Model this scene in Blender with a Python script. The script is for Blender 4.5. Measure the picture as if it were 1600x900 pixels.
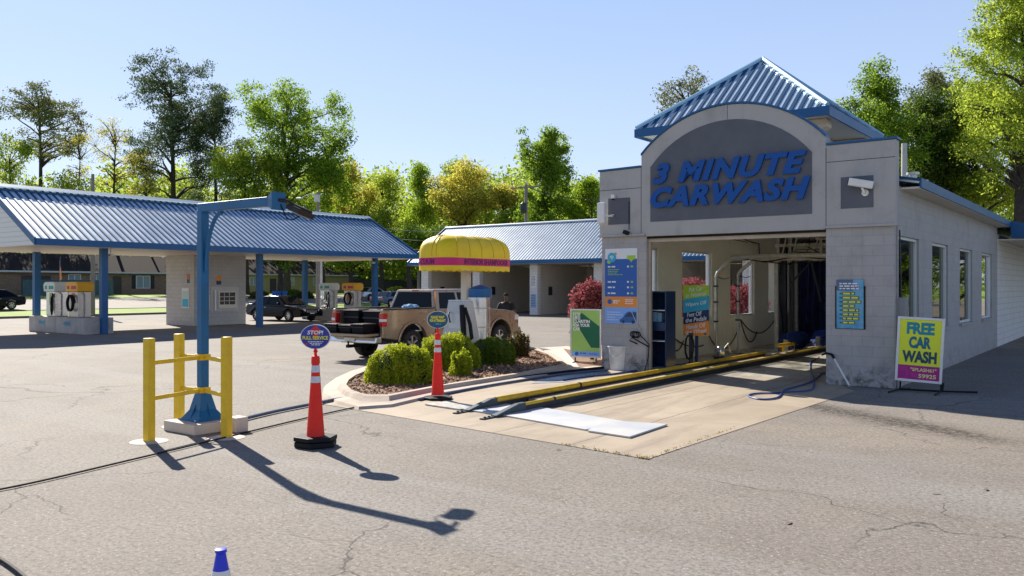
import bpy, bmesh, math, random
import numpy as np
from mathutils import Vector, Matrix
R = math.radians
for o in list(bpy.data.objects): bpy.data.objects.remove(o)
sc = bpy.context.scene; col = sc.collection
# ------------------------------------------------------------------ camera, sky, sun, exposure
F = 1325.0; HZ = 447.0; CH = 2.0
cam = bpy.data.cameras.new('camera'); cam.sensor_width = 36; cam.lens = 36*F/1600
cam.clip_end = 3000; cam.clip_start = .05; cam.shift_y = (HZ-450)/1600
co = bpy.data.objects.new('camera', cam); col.objects.link(co)
co.location = (0, 0, CH); co.rotation_euler = (R(90), 0, 0); sc.camera = co
SUN_AZ = R(32); SUN_EL = R(34.3)          # light travels towards (+x, -y)
S = Vector((-math.sin(SUN_AZ)*math.cos(SUN_EL), math.cos(SUN_AZ)*math.cos(SUN_EL), math.sin(SUN_EL)))
w = bpy.data.worlds.new('World'); sc.world = w; w.use_nodes = True
SKYK = 7.0
nt = w.node_tree; bg = nt.nodes['Background']; sky = nt.nodes.new('ShaderNodeTexSky')
sky.sky_type = 'NISHITA'; sky.sun_disc = False; sky.sun_elevation = SUN_EL; sky.sun_rotation = -SUN_AZ
sky.altitude = 0; sky.air_density = 1.0; sky.dust_density = .25; sky.ozone_density = 3.0

_tc = nt.nodes.new('ShaderNodeTexCoord'); _sx = nt.nodes.new('ShaderNodeSeparateXYZ'); nt.links.new(_tc.outputs['Generated'], _sx.inputs[0])
_rp = nt.nodes.new('ShaderNodeValToRGB'); _e = _rp.color_ramp.elements; nt.links.new(_sx.outputs[2], _rp.inputs[0])
_e[0].position = 0; _e[0].color = (.68, .75, .92, 1); _e[1].position = .34; _e[1].color = (.42, .56, .86, 1); _n = _e.new(.75); _n.color = (.015, .05, .2, 1)
_m1 = nt.nodes.new('ShaderNodeMix'); _m1.data_type = 'RGBA'; _m1.blend_type = 'MULTIPLY'; _m1.inputs[0].default_value = 1; nt.links.new(_rp.outputs[0], _m1.inputs[6]); _m1.inputs[7].default_value = (SKYK, SKYK, SKYK, 1)
_mx = nt.nodes.new('ShaderNodeMix'); _mx.data_type = 'RGBA'; _mx.inputs[0].default_value = .72; nt.links.new(sky.outputs[0], _mx.inputs[6]); nt.links.new(_m1.outputs[2], _mx.inputs[7]); nt.links.new(_mx.outputs[2], bg.inputs[0]); bg.inputs[1].default_value = .08
sl = bpy.data.lights.new('sun', 'SUN'); sl.energy = 4.6; sl.angle = R(.5); sl.color = (1, .93, .82)
so = bpy.data.objects.new('sun', sl); col.objects.link(so); so.rotation_euler = S.to_track_quat('Z', 'Y').to_euler()
sc.view_settings.view_transform = 'Standard'; sc.view_settings.look = 'None'; sc.view_settings.gamma = 1
sc.view_settings.use_curve_mapping = False; sc.view_settings.exposure = 1.0
sc.render.engine = 'CYCLES'
# ------------------------------------------------------------------ frame of the site: a along the facade, b into the building
P0 = Vector((7.43, 16.46)); TH = math.atan2(-.5985, .8011); E2 = Vector((.8011, -.5985)); E1 = Vector((.5985, .8011))
def terr(a):
    t = -a; return 0 if t < 52.2 else (min(t, 110)-52.2)*.022
def W(a, b, z=0):
    p = P0+E2*a+E1*b; return Vector((p.x, p.y, z))
def inv(X, Y):
    d = Vector((X, Y))-P0; return d.dot(E2), d.dot(E1)
def G(u, v):                                  # ground point (a,b) seen at photo pixel
    Y = CH*F/(v-HZ); return inv((u-800)/F*Y, Y)
def D(u, Y): return inv((u-800)/F*Y, Y)
# ------------------------------------------------------------------ materials
def lin(c):
    return tuple(((x/255)/12.92 if x/255 <= .04045 else ((x/255+.055)/1.055)**2.4) for x in c)+(1,)
MC = {}
def mat(name, c, rough=.6, metal=0, spec=.5, var=.0, vs=3.0, bump=0, bs=40, c2=None, coat=0, trans=0, alpha=1, emis=0, island=0):
    if name in MC: return MC[name]
    m = bpy.data.materials.new(name); m.use_nodes = True; n = m.node_tree.nodes; L = m.node_tree.links
    p = n['Principled BSDF']; c = c if len(c) == 4 else tuple(c)+(1,)
    p.inputs['Base Color'].default_value = c; p.inputs['Roughness'].default_value = rough
    p.inputs['Metallic'].default_value = metal; p.inputs['Specular IOR Level'].default_value = spec
    p.inputs['Coat Weight'].default_value = coat; p.inputs['Transmission Weight'].default_value = trans; p.inputs['Coat Roughness'].default_value = .05
    tc = n.new('ShaderNodeTexCoord')
    if var or c2:
        nz = n.new('ShaderNodeTexNoise'); nz.inputs['Scale'].default_value = vs; nz.inputs['Detail'].default_value = 7; nz.inputs['Roughness'].default_value = .65
        L.new(tc.outputs['Object'], nz.inputs['Vector'])
        rp = n.new('ShaderNodeValToRGB'); rp.color_ramp.elements[0].position = .33; rp.color_ramp.elements[1].position = .68
        v = var or .0
        rp.color_ramp.elements[0].color = c2 if c2 else tuple(x*(1-v) for x in c[:3])+(1,)
        rp.color_ramp.elements[1].color = c if c2 else tuple(min(1, x*(1+v)) for x in c[:3])+(1,)
        L.new(nz.outputs[0], rp.inputs[0]); L.new(rp.outputs[0], p.inputs['Base Color'])
        mr = n.new('ShaderNodeMapRange'); mr.inputs[3].default_value = max(0, rough-.1); mr.inputs[4].default_value = min(1, rough+.12)
        L.new(nz.outputs[0], mr.inputs[0]); L.new(mr.outputs[0], p.inputs['Roughness'])
    if bump:
        nb = n.new('ShaderNodeTexNoise'); nb.inputs['Scale'].default_value = bs; nb.inputs['Detail'].default_value = 4
        L.new(tc.outputs['Object'], nb.inputs['Vector'])
        b = n.new('ShaderNodeBump'); b.inputs['Strength'].default_value = bump; b.inputs['Distance'].default_value = .01
        L.new(nb.outputs[0], b.inputs['Height']); L.new(b.outputs[0], p.inputs['Normal'])
    MC[name] = m; return m
def mixn(n, L, f, a, b, mode='MIX'):
    x = n.new('ShaderNodeMix'); x.data_type = 'RGBA'; x.blend_type = mode
    for i, s in ((0, f), (6, a), (7, b)):
        if hasattr(s, 'links') or isinstance(s, bpy.types.NodeSocket): L.new(s, x.inputs[i])
        else: x.inputs[i].default_value = s
    return x.outputs[2]
def noise(n, L, vec, scale, det=6, rough=.6, dist=0):
    z = n.new('ShaderNodeTexNoise'); z.inputs['Scale'].default_value = scale; z.inputs['Detail'].default_value = det
    z.inputs['Roughness'].default_value = rough; z.inputs['Distortion'].default_value = dist
    L.new(vec, z.inputs['Vector']); return z.outputs[0]
def ramp(n, L, s, p0, p1, c0=(0,0,0,1), c1=(1,1,1,1)):
    r = n.new('ShaderNodeValToRGB'); e = r.color_ramp.elements
    e[0].position = p0; e[1].position = p1; e[0].color = c0; e[1].color = c1; L.new(s, r.inputs[0]); return r.outputs[0]
def math_(n, L, op, a, b=0.0):
    m = n.new('ShaderNodeMath'); m.operation = op
    for i, s in ((0, a), (1, b)):
        if isinstance(s, (int, float)): m.inputs[i].default_value = s
        else: L.new(s, m.inputs[i])
    return m.outputs[0]
def asphalt(name, base=.235, streaks=True):
    m = bpy.data.materials.new(name); m.use_nodes = True; n = m.node_tree.nodes; L = m.node_tree.links; p = n['Principled BSDF']
    tc = n.new('ShaderNodeTexCoord'); v = tc.outputs['Object']
    c = ramp(n, L, noise(n, L, v, .32, 5, .6, .6), .3, .72, (base*.84, base*.73, base*.62, 1), (base*1.16, base*1.04, base*.90, 1))
    # tan dusty patches and grey tyre tracks
    c = mixn(n, L, ramp(n, L, noise(n, L, v, .16, 4, .55, 1.2), .52, .72), c, (base*1.25, base*1.04, base*.78, 1))
    c = mixn(n, L, ramp(n, L, noise(n, L, v, 1.3, 6, .7), .52, .72, (0,0,0,1), (.65,.65,.65,1)), c, (base*.68, base*.58, base*.48, 1))
    vd = n.new('ShaderNodeTexVoronoi'); vd.inputs['Scale'].default_value = 1.1; vd.inputs['Randomness'].default_value = 1; L.new(v, vd.inputs['Vector'])
    c = mixn(n, L, math_(n, L, 'MULTIPLY', ramp(n, L, math_(n, L, 'ADD', vd.outputs['Distance'], math_(n, L, 'MULTIPLY', noise(n, L, v, 9, 4), .12)), .085, .13, (1,1,1,1), (0,0,0,1)), .55), c, (base*.35, base*.31, base*.27, 1))
    sp = noise(n, L, v, 24, 6, .8)
    c = mixn(n, L, ramp(n, L, noise(n, L, v, 9, 5, .75), .35, .65, (.45,.45,.45,1), (0,0,0,1)), c, (base*.62, base*.56, base*.5, 1))
    mp = n.new('ShaderNodeMapping'); mp.inputs['Scale'].default_value = (.12, 1.1, 1); mp.inputs['Rotation'].default_value = (0, 0, R(20)); L.new(v, mp.inputs['Vector'])
    c = mixn(n, L, ramp(n, L, noise(n, L, mp.outputs[0], .7, 5, .6, .5), .5, .72, (0,0,0,1), (.7,.7,.7,1)), c, (base*1.14, base*1.08, base*1.0, 1))
    c = mixn(n, L, ramp(n, L, sp, .40, .53, (.7,.7,.7,1), (0,0,0,1)), c, (base*.34, base*.30, base*.26, 1))
    c = mixn(n, L, ramp(n, L, noise(n, L, v, 30, 4, .8), .57, .66, (0,0,0,1), (.75,.75,.75,1)), c, (.55, .5, .44, 1))
    # cracks
    nw = n.new('ShaderNodeTexNoise'); nw.inputs['Scale'].default_value = .9; nw.inputs['Detail'].default_value = 5; L.new(v, nw.inputs['Vector'])
    va = n.new('ShaderNodeVectorMath'); va.operation = 'MULTIPLY_ADD'; L.new(nw.outputs[1], va.inputs[0]); va.inputs[1].default_value = (1.5, 1.5, 0); L.new(v, va.inputs[2])
    vo = n.new('ShaderNodeTexVoronoi'); vo.feature = 'DISTANCE_TO_EDGE'; vo.inputs['Scale'].default_value = .3; L.new(va.outputs[0], vo.inputs['Vector'])
    ck = ramp(n, L, vo.outputs['Distance'], .0012, .0042, (1,1,1,1), (0,0,0,1))
    ck = math_(n, L, 'MULTIPLY', ck, ramp(n, L, noise(n, L, v, .23, 3, .5), .46, .54))
    c = mixn(n, L, math_(n, L, 'MULTIPLY', ck, .75), c, (.02, .018, .016, 1))
    if streaks:   # dark oily damp band in front of the right pier (site coordinates)
        sx = n.new('ShaderNodeSeparateXYZ'); L.new(v, sx.inputs[0])
        for (a0, b0, a1, b1, wd, st) in STREAKS:
            dx, dy = a1-a0, b1-b0; ln = math.hypot(dx, dy); ux, uy = dx/ln, dy/ln
            al = math_(n, L, 'ADD', math_(n, L, 'MULTIPLY', sx.outputs[0], ux), math_(n, L, 'ADD', math_(n, L, 'MULTIPLY', sx.outputs[1], uy), -(a0*ux+b0*uy)))
            ac = math_(n, L, 'ADD', math_(n, L, 'MULTIPLY', sx.outputs[0], -uy), math_(n, L, 'ADD', math_(n, L, 'MULTIPLY', sx.outputs[1], ux), -(-a0*uy+b0*ux)))
            ac = math_(n, L, 'ADD', ac, math_(n, L, 'MULTIPLY', math_(n, L, 'SUBTRACT', noise(n, L, v, .8, 4), .5), wd*1.4))
            g = math_(n, L, 'EXPONENT', math_(n, L, 'MULTIPLY', math_(n, L, 'POWER', math_(n, L, 'ABSOLUTE', math_(n, L, 'DIVIDE', ac, wd)), 2), -1))
            e = math_(n, L, 'MULTIPLY', ramp(n, L, math_(n, L, 'DIVIDE', al, ln), 0, .15), ramp(n, L, math_(n, L, 'DIVIDE', al, ln), .7, 1, (1,1,1,1), (0,0,0,1)))
            g = math_(n, L, 'MULTIPLY', math_(n, L, 'MULTIPLY', g, e), math_(n, L, 'MULTIPLY', ramp(n, L, noise(n, L, v, 11, 7, .85), .40, .60), st))
            c = mixn(n, L, math_(n, L, 'MINIMUM', math_(n, L, 'MULTIPLY', g, 1.5), .92), c, (.035, .028, .022, 1))
    L.new(c, p.inputs['Base Color']); p.inputs['Roughness'].default_value = .85; p.inputs['Specular IOR Level'].default_value = .25
    b = n.new('ShaderNodeBump'); b.inputs['Strength'].default_value = .5; b.inputs['Distance'].default_value = .008
    L.new(math_(n, L, 'SUBTRACT', sp, math_(n, L, 'MULTIPLY', ck, .8)), b.inputs['Height']); L.new(b.outputs[0], p.inputs['Normal'])
    return m
def concrete(name, c0, c1, stain=(.2, .16, .12, 1), joints=0, wet=0):
    m = bpy.data.materials.new(name); m.use_nodes = True; n = m.node_tree.nodes; L = m.node_tree.links; p = n['Principled BSDF']
    tc = n.new('ShaderNodeTexCoord'); v = tc.outputs['Object']
    c = ramp(n, L, noise(n, L, v, .5, 6, .6, .8), .3, .7, c0, c1)
    mp = n.new('ShaderNodeMapping'); mp.inputs['Scale'].default_value = (1.6, .25, 1); L.new(v, mp.inputs['Vector'])
    st = ramp(n, L, noise(n, L, mp.outputs[0], .8, 6, .68, .5), .48, .72, (0,0,0,1), (.75,.75,.75,1))
    c = mixn(n, L, st, c, stain)
    c = mixn(n, L, ramp(n, L, noise(n, L, v, 60, 3, .6), .35, .5, (.25,.25,.25,1), (0,0,0,1)), c, tuple(x*.6 for x in c0[:3])+(1,))
    ck = 0
    if joints:
        sx = n.new('ShaderNodeSeparateXYZ'); L.new(v, sx.inputs[0])
        wob = math_(n, L, 'MULTIPLY', math_(n, L, 'SUBTRACT', noise(n, L, v, 1.2, 4), .5), .12)
        for ax, val in joints:
            d = math_(n, L, 'ABSOLUTE', math_(n, L, 'ADD', math_(n, L, 'SUBTRACT', sx.outputs[ax], val), wob))
            c = mixn(n, L, ramp(n, L, d, .006, .016, (.8,.8,.8,1), (0,0,0,1)), c, (.07, .05, .04, 1))
    L.new(c, p.inputs['Base Color'])
    if wet:
        L.new(ramp(n, L, noise(n, L, v, .7, 5, .6, .5), .42, .58, (.12,.12,.12,1), (.75,.75,.75,1)), p.inputs['Roughness'])
    else: p.inputs['Roughness'].default_value = .8
    b = n.new('ShaderNodeBump'); b.inputs['Strength'].default_value = .15; b.inputs['Distance'].default_value = .01
    L.new(noise(n, L, v, 40, 4, .6), b.inputs['Height']); L.new(b.outputs[0], p.inputs['Normal'])
    return m
def blockwall(name, c, mortar, bw=.4, bh=.2, ms=.012, rough=.75, bump=.6, grime=.5, wear=0, var=.1):
    if name in MC: return MC[name]
    m = bpy.data.materials.new(name); m.use_nodes = True; n = m.node_tree.nodes; L = m.node_tree.links; p = n['Principled BSDF']
    tc = n.new('ShaderNodeTexCoord'); sx = n.new('ShaderNodeSeparateXYZ'); L.new(tc.outputs['Object'], sx.inputs[0])
    cx = n.new('ShaderNodeCombineXYZ'); L.new(math_(n, L, 'ADD', sx.outputs[0], sx.outputs[1]), cx.inputs[0]); L.new(sx.outputs[2], cx.inputs[1])
    br = n.new('ShaderNodeTexBrick'); L.new(cx.outputs[0], br.inputs['Vector']); br.inputs['Scale'].default_value = 1
    br.inputs['Brick Width'].default_value = bw; br.inputs['Row Height'].default_value = bh; br.inputs['Mortar Size'].default_value = ms; br.inputs['Mortar Smooth'].default_value = .4
    br.inputs['Color1'].default_value = tuple(x*(1-var) for x in c[:3])+(1,); br.inputs['Color2'].default_value = tuple(x*(1+var) for x in c[:3])+(1,); br.inputs['Mortar'].default_value = mortar
    v = tc.outputs['Object']
    k = mixn(n, L, ramp(n, L, noise(n, L, v, 1.7, 7, .7, .3), .5, .8, (0,0,0,1), (grime,)*3+(1,)), br.outputs[0], tuple(x*.55 for x in c[:3])+(1,))
    # rain streaks down the wall
    mp = n.new('ShaderNodeMapping'); mp.inputs['Scale'].default_value = (3, 3, .18); L.new(v, mp.inputs['Vector'])
    k = mixn(n, L, ramp(n, L, noise(n, L, mp.outputs[0], 1.5, 5, .7), .55, .8, (0,0,0,1), (grime*.7,)*3+(1,)), k, tuple(x*.6 for x in c[:3])+(1,))
    if wear:
        lo = ramp(n, L, math_(n, L, 'ADD', sx.outputs[2], math_(n, L, 'MULTIPLY', noise(n, L, v, 2.5, 6, .7), .9)), .55, 1.05, (1,1,1,1), (0,0,0,1))
        wv = math_(n, L, 'MULTIPLY', lo, ramp(n, L, noise(n, L, v, 4, 7, .75, .6), .46, .6))
        k = mixn(n, L, math_(n, L, 'MULTIPLY', wv, wear), k, (.06, .055, .05, 1))
    L.new(k, p.inputs['Base Color']); p.inputs['Roughness'].default_value = rough
    b = n.new('ShaderNodeBump'); b.inputs['Strength'].default_value = bump; b.inputs['Distance'].default_value = .012; b.invert = True
    hb = math_(n, L, 'ADD', br.outputs['Fac'], math_(n, L, 'MULTIPLY', noise(n, L, v, 35, 5, .6), -.35))
    L.new(hb, b.inputs['Height']); L.new(b.outputs[0], p.inputs['Normal']); MC[name] = m; return m
def leafmat(name, c1, c2, tr=.45, rough=.5):
    if name in MC: return MC[name]
    m = bpy.data.materials.new(name); m.use_nodes = True; n = m.node_tree.nodes; L = m.node_tree.links
    p = n['Principled BSDF']; out = n['Material Output']
    ge = n.new('ShaderNodeNewGeometry')
    c = ramp(n, L, ge.outputs['Random Per Island'], 0, 1, c1+(1,), c2+(1,))
    L.new(c, p.inputs['Base Color']); p.inputs['Roughness'].default_value = .75; p.inputs['Specular IOR Level'].default_value = .1
    t = n.new('ShaderNodeBsdfTranslucent'); hs = n.new('ShaderNodeHueSaturation'); hs.inputs['Value'].default_value = 2.0; hs.inputs['Hue'].default_value = .485; L.new(c, hs.inputs['Color']); L.new(hs.outputs[0], t.inputs[0])
    mx = n.new('ShaderNodeMixShader'); mx.inputs[0].default_value = tr; L.new(p.outputs[0], mx.inputs[1]); L.new(t.outputs[0], mx.inputs[2]); L.new(mx.outputs[0], out.inputs[0])
    MC[name] = m; return m
def glassmat(name, tint=(.8, .9, .9), dark=.35, rough=.02):
    m = bpy.data.materials.new(name); m.use_nodes = True; n = m.node_tree.nodes; L = m.node_tree.links; n.remove(n['Principled BSDF'])
    g = n.new('ShaderNodeBsdfGlossy'); g.inputs['Roughness'].default_value = rough
    t = n.new('ShaderNodeBsdfTransparent'); t.inputs[0].default_value = tuple(x*dark for x in tint)+(1,)
    fr = n.new('ShaderNodeFresnel'); fr.inputs[0].default_value = 1.5
    mx = n.new('ShaderNodeMixShader'); L.new(fr.outputs[0], mx.inputs[0]); L.new(t.outputs[0], mx.inputs[1]); L.new(g.outputs[0], mx.inputs[2])
    L.new(mx.outputs[0], n['Material Output'].inputs[0]); return m
# ------------------------------------------------------------------ mesh helpers
class MB:
    def __init__(s): s.v = []; s.f = []; s.m2 = set(); s.mat2 = None
    def add(s, vs, fs):
        k = len(s.v); s.v += [tuple(x) for x in vs]; s.f += [tuple(i+k for i in f) for f in fs]; return s
    def box(s, x0, x1, y0, y1, z0, z1):
        return s.add([(x0,y0,z0),(x1,y0,z0),(x1,y1,z0),(x0,y1,z0),(x0,y0,z1),(x1,y0,z1),(x1,y1,z1),(x0,y1,z1)],
                     [(3,2,1,0),(4,5,6,7),(0,1,5,4),(1,2,6,5),(2,3,7,6),(3,0,4,7)])
    def cbox(s, c, d): return s.box(c[0]-d[0]/2, c[0]+d[0]/2, c[1]-d[1]/2, c[1]+d[1]/2, c[2]-d[2]/2, c[2]+d[2]/2)
    def frus(s, x0, x1, y0, y1, z0, X0, X1, Y0, Y1, z1):
        return s.add([(x0,y0,z0),(x1,y0,z0),(x1,y1,z0),(x0,y1,z0),(X0,Y0,z1),(X1,Y0,z1),(X1,Y1,z1),(X0,Y1,z1)],
                     [(3,2,1,0),(4,5,6,7),(0,1,5,4),(1,2,6,5),(2,3,7,6),(3,0,4,7)])
    def prism(s, poly, d0, d1, ax='y'):        # poly in the plane normal to ax
        n = len(poly)
        def m(p, d): return {'y': (p[0], d, p[1]), 'x': (d, p[0], p[1]), 'z': (p[0], p[1], d)}[ax]
        vs = [m(p, d0) for p in poly]+[m(p, d1) for p in poly]
        return s.add(vs, [tuple(range(n)), tuple(range(2*n-1, n-1, -1))]+[(i, (i+1) % n, (i+1) % n+n, i+n) for i in range(n)])
    def poly(s, pts): return s.add(pts, [tuple(range(len(pts)))])
    def tube(s, pts, r, n=8, closed=False):
        pts = [Vector(p) for p in pts]; N = len(pts); rr = r if isinstance(r, (list, tuple)) else [r]*N
        up = None; rings = []
        for i, p in enumerate(pts):
            if closed: d = pts[(i+1) % N]-pts[i-1]
            else: d = pts[min(i+1, N-1)]-pts[max(i-1, 0)]
            if d.length < 1e-9: d = Vector((0, 0, 1))
            d.normalize()
            if up is None: up = d.orthogonal().normalized()
            up = up-d*up.dot(d); up = d.orthogonal() if up.length < 1e-5 else up; up.normalize(); q = d.cross(up)
            rings.append([p+(up*math.cos(2*math.pi*k/n)+q*math.sin(2*math.pi*k/n))*rr[i] for k in range(n)])
        vs = [x for g in rings for x in g]; fs = []
        for i in range(N if closed else N-1):
            j = (i+1) % N
            fs += [(i*n+k, i*n+(k+1) % n, j*n+(k+1) % n, j*n+k) for k in range(n)]
        if not closed: fs += [tuple(range(n-1, -1, -1)), tuple((N-1)*n+k for k in range(n))]
        return s.add(vs, fs)
    def lathe(s, prof, c=(0, 0), n=24, cap=True):
        m = len(prof); vs = [(c[0]+r*math.cos(2*math.pi*k/n), c[1]+r*math.sin(2*math.pi*k/n), z) for r, z in prof for k in range(n)]
        fs = [(i*n+k, i*n+(k+1) % n, (i+1)*n+(k+1) % n, (i+1)*n+k) for i in range(m-1) for k in range(n)]
        if cap: fs += [tuple(range(n-1, -1, -1)), tuple((m-1)*n+k for k in range(n))]
        return s.add(vs, fs)
    def x(s, M, k=0): s.v[k:] = [tuple(M@Vector(p)) for p in s.v[k:]]; return s
    def mesh(s, name):
        me = bpy.data.meshes.new(name); me.from_pydata(s.v, [], s.f); return me
    def build(s, name, m, parent=None, smooth=False, bevel=0, norm=True, label=None):
        me = s.mesh(name)
        if norm:
            b = bmesh.new(); b.from_mesh(me); bmesh.ops.recalc_face_normals(b, faces=b.faces); b.to_mesh(me); b.free()
        me.materials.append(m)
        if s.mat2:
            me.materials.append(s.mat2)
            for k in s.m2: me.polygons[k].material_index = 1
        if smooth:
            me.polygons.foreach_set('use_smooth', [True]*len(me.polygons))
            me.set_sharp_from_angle(angle=R(40))
        o = bpy.data.objects.new(name, me); col.objects.link(o); o.parent = parent
        if bevel:
            md = o.modifiers.new('b', 'BEVEL'); md.width = bevel; md.segments = 2; md.limit_method = 'ANGLE'; md.angle_limit = R(35); md.harden_normals = False
        if label: o['label'] = label
        return o
def tag(o, label, cat, group=None):
    o['label'] = label; o['category'] = cat
    if group: o['group'] = group
    return o
def root(name, label, cat, a, b, z=0, rot=0, group=None):
    o = bpy.data.objects.new(name, None); col.objects.link(o); o.location = W(a, b, z); o.rotation_euler = (0, 0, TH+rot); o.empty_display_size = .2
    return tag(o, label, cat, group)
def struct(o): o['kind'] = 'structure'; return o
def site(o, z=0): o.location = W(0, 0, z); o.rotation_euler = (0, 0, TH); return o
def copy_tree(o, parent=None):
    c = o.copy(); col.objects.link(c); c.parent = parent
    for ch in [x for x in bpy.data.objects if x.parent == o]: copy_tree(ch, c)
    return c
def text_mb(body, wd, ht, depth=.02, bold=.02, shear=0, sp=1):
    cu = bpy.data.curves.new('t', 'FONT'); cu.body = body; cu.size = 1; cu.extrude = .05; cu.offset = bold; cu.shear = shear; cu.space_character = sp; cu.resolution_u = 3
    cu.align_x = 'CENTER'
    o = bpy.data.objects.new('t', cu); col.objects.link(o); dg = bpy.context.evaluated_depsgraph_get(); dg.update()
    me = bpy.data.meshes.new_from_object(o.evaluated_get(dg)); bpy.data.objects.remove(o)
    v = np.array([x.co[:] for x in me.vertices]); f = [tuple(p.vertices) for p in me.polygons]; bpy.data.meshes.remove(me); bpy.data.curves.remove(cu)
    mn = v.min(0); mx = v.max(0); c = (mn+mx)/2; v = (v-c)/(mx-mn)
    mb = MB(); mb.v = [(p[0]*wd, -(p[2]*depth), p[1]*ht) for p in v]; mb.f = f
    return mb
def text(body, wd, ht, loc, m, parent, name='lettering', depth=.006, bold=.02, shear=0, rotz=0, slant=0, sp=1):
    mb = text_mb(body, wd, ht, depth, bold, shear, sp)
    if slant: mb.v = [(p[0], p[1], p[2]+p[0]*slant) for p in mb.v]
    M = Matrix.Translation(loc)@Matrix.Rotation(rotz, 4, 'Z'); mb.x(M)
    return mb.build(name, m, parent, norm=False)
def linewords(mb, x0, x1, z, h, y, rnd, d=.002):     # illegible small print: word-sized strokes
    x = x0
    while x < x1:
        l = rnd.uniform(h*1.5, h*4); e = min(x+l, x1)
        mb.box(x, e, y-d, y+d, z-h/2, z+h/2); x = e+h*.8
STREAKS = []
pa, pb = G(1225, 626); qa, qb = G(1640, 705); STREAKS.append((pa, pb, qa, qb, .33, 1.0))
pa, pb = G(1120, 700); qa, qb = G(1640, 760); STREAKS.append((pa, pb, qa, qb, .5, .12))
# ------------------------------------------------------------------ palette
RIBB = mat('shaded_roof_blue', (.004, .06, .155), .5, 0, .4)  # same roof paint, darkened: shade along the ribs is put into the colour
BLUE = mat('blue_painted_metal', (.003, .092, .25), .42, 0, .45, var=.06, vs=1.5)
ROOFB = mat('sky_sheen_roof_blue', (.54, .68, .79), .38, .25, .8, var=.16, vs=1.1)  # blue pans paled, the sky's reflection is put into the base colour
POLEB = mat('pole_blue_paint', (.008, .135, .32), .45, 0, .4, c2=(.012, .10, .21, 1), vs=4)
YEL = mat('bollard_yellow_paint', (.88, .60, .02), .5, c2=(.72, .45, .01, 1), vs=6, bump=.15, bs=30)
STUC = blockwall('grey_stucco', (.43, .415, .40), (.40, .385, .37, 1), 4, 3, .001, bump=.25, grime=.6, var=.02)
PIERM = blockwall('grey_painted_block', (.42, .40, .385), (.36, .345, .33, 1), .4, .2, .008, bump=.35, grime=.6, wear=.85, var=.03)
WHBLK = blockwall('white_painted_block', (.72, .71, .70), (.5, .5, .5, 1), .4, .2, .01, bump=.6, grime=.25, var=.03)
PALEB = blockwall('pale_painted_block', (.52, .50, .47), (.42, .40, .38, 1), .4, .2, .01, bump=.6, grime=.35, var=.04)
SLATE = mat('slate_grey_stucco', (.115, .125, .15), .85, var=.12, vs=2, bump=.3, bs=60)
CREAM = mat('cream_wall_paint', (.88, .87, .80), .55, c2=(.78, .77, .69, 1), vs=1.2, bump=.15)
WHITE = mat('white_paint', (.78, .77, .74), .5, var=.06)
SOFF = mat('cream_soffit', (.72, .66, .54), .6, var=.05)
ALU = mat('white_aluminium', (.7, .72, .73), .35, .3, var=.05)
STEEL = mat('brushed_steel', (.6, .6, .61), .28, 1, var=.1, vs=5)
GALV = mat('galvanised_pipe', (.5, .49, .46), .45, .6, var=.2, vs=9)
BLACK = mat('black_rubber', (.009, .009, .011), .6, 0, .25, var=.3, vs=6)
DARK = mat('dark_steel', (.035, .04, .05), .5, .3, var=.3)
REDC = mat('cone_orange_plastic', (.95, .022, .008), .4, 0, .3, c2=(.78, .02, .008, 1), vs=7)
REFL = mat('reflective_grey_band', (.62, .64, .66), .35, var=.1, vs=20)
TYRE = mat('tyre_rubber', (.016, .016, .017), .75, var=.3, vs=10)
RIM = mat('alloy_rim', (.6, .6, .62), .25, .9)
CHROME = mat('chrome', (.7, .7, .7), .12, 1)
WINGL = glassmat('window_glass', (.95, .98, 1), .95); WINGR = glassmat('side_window_glass', (.55, .9, .75), .28)
GLD = mat('dark_tinted_glass', (.004, .007, .010), .04, 0, .15)
YSIGN = mat('sign_yellow', (.80, .86, .03), .5)
MAGE = mat('sign_magenta', (.42, .01, .22), .5)
TEAL = mat('sign_teal_ink', (.01, .16, .24), .5)
NAVY = mat('navy_ink', (.008, .035, .12), .45)
MBLUE = mat('sign_mid_blue', (.02, .11, .42), .45)
LBLUE = mat('sign_light_blue', (.22, .42, .85), .45)
CYAN = mat('sign_cyan', (.03, .42, .62), .45)
ORAN = mat('sign_orange', (.85, .28, .03), .45)
LIME = mat('sign_lime', (.38, .62, .03), .45)
DGREEN = mat('sign_dark_green', (.005, .13, .06), .45)
PGREEN = mat('sign_pale_green', (.32, .56, .13), .45)
WINK = mat('white_ink', (.8, .8, .8), .5)
YINK = mat('yellow_ink', (.85, .75, .03), .5)
REDI = mat('red_ink', (.6, .02, .03), .5)
BARK = mat('grey_brown_bark', (.075, .055, .042), .9, c2=(.035, .027, .022, 1), vs=4, bump=.8, bs=12)
# ------------------------------------------------------------------ ground sheets
gm = bpy.data.materials.new('lawn_grass'); gm.use_nodes = True; n = gm.node_tree.nodes; L = gm.node_tree.links
tc = n.new('ShaderNodeTexCoord'); c = ramp(n, L, noise(n, L, tc.outputs['Object'], .5, 8, .7), .3, .7, (.13, .22, .01, 1), (.25, .35, .015, 1))
L.new(c, n['Principled BSDF'].inputs['Base Color']); n['Principled BSDF'].inputs['Roughness'].default_value = .9
g = MB(); prof = [(900, -.05), (-52.2, -.05), (-52.21, .05), (-110, terr(-110)+.0), (-900, terr(-110))]
bs = [-300, 1200]
for i in range(len(prof)-1):
    (a0, z0), (a1, z1) = prof[i], prof[i+1]
    g.add([(a0, bs[0], z0), (a0, bs[1], z0), (a1, bs[1], z1), (a1, bs[0], z1)], [(0, 1, 2, 3)])
struct(site(g.build('ground', gm)))
ASP = asphalt('aged_asphalt', .265)
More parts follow.
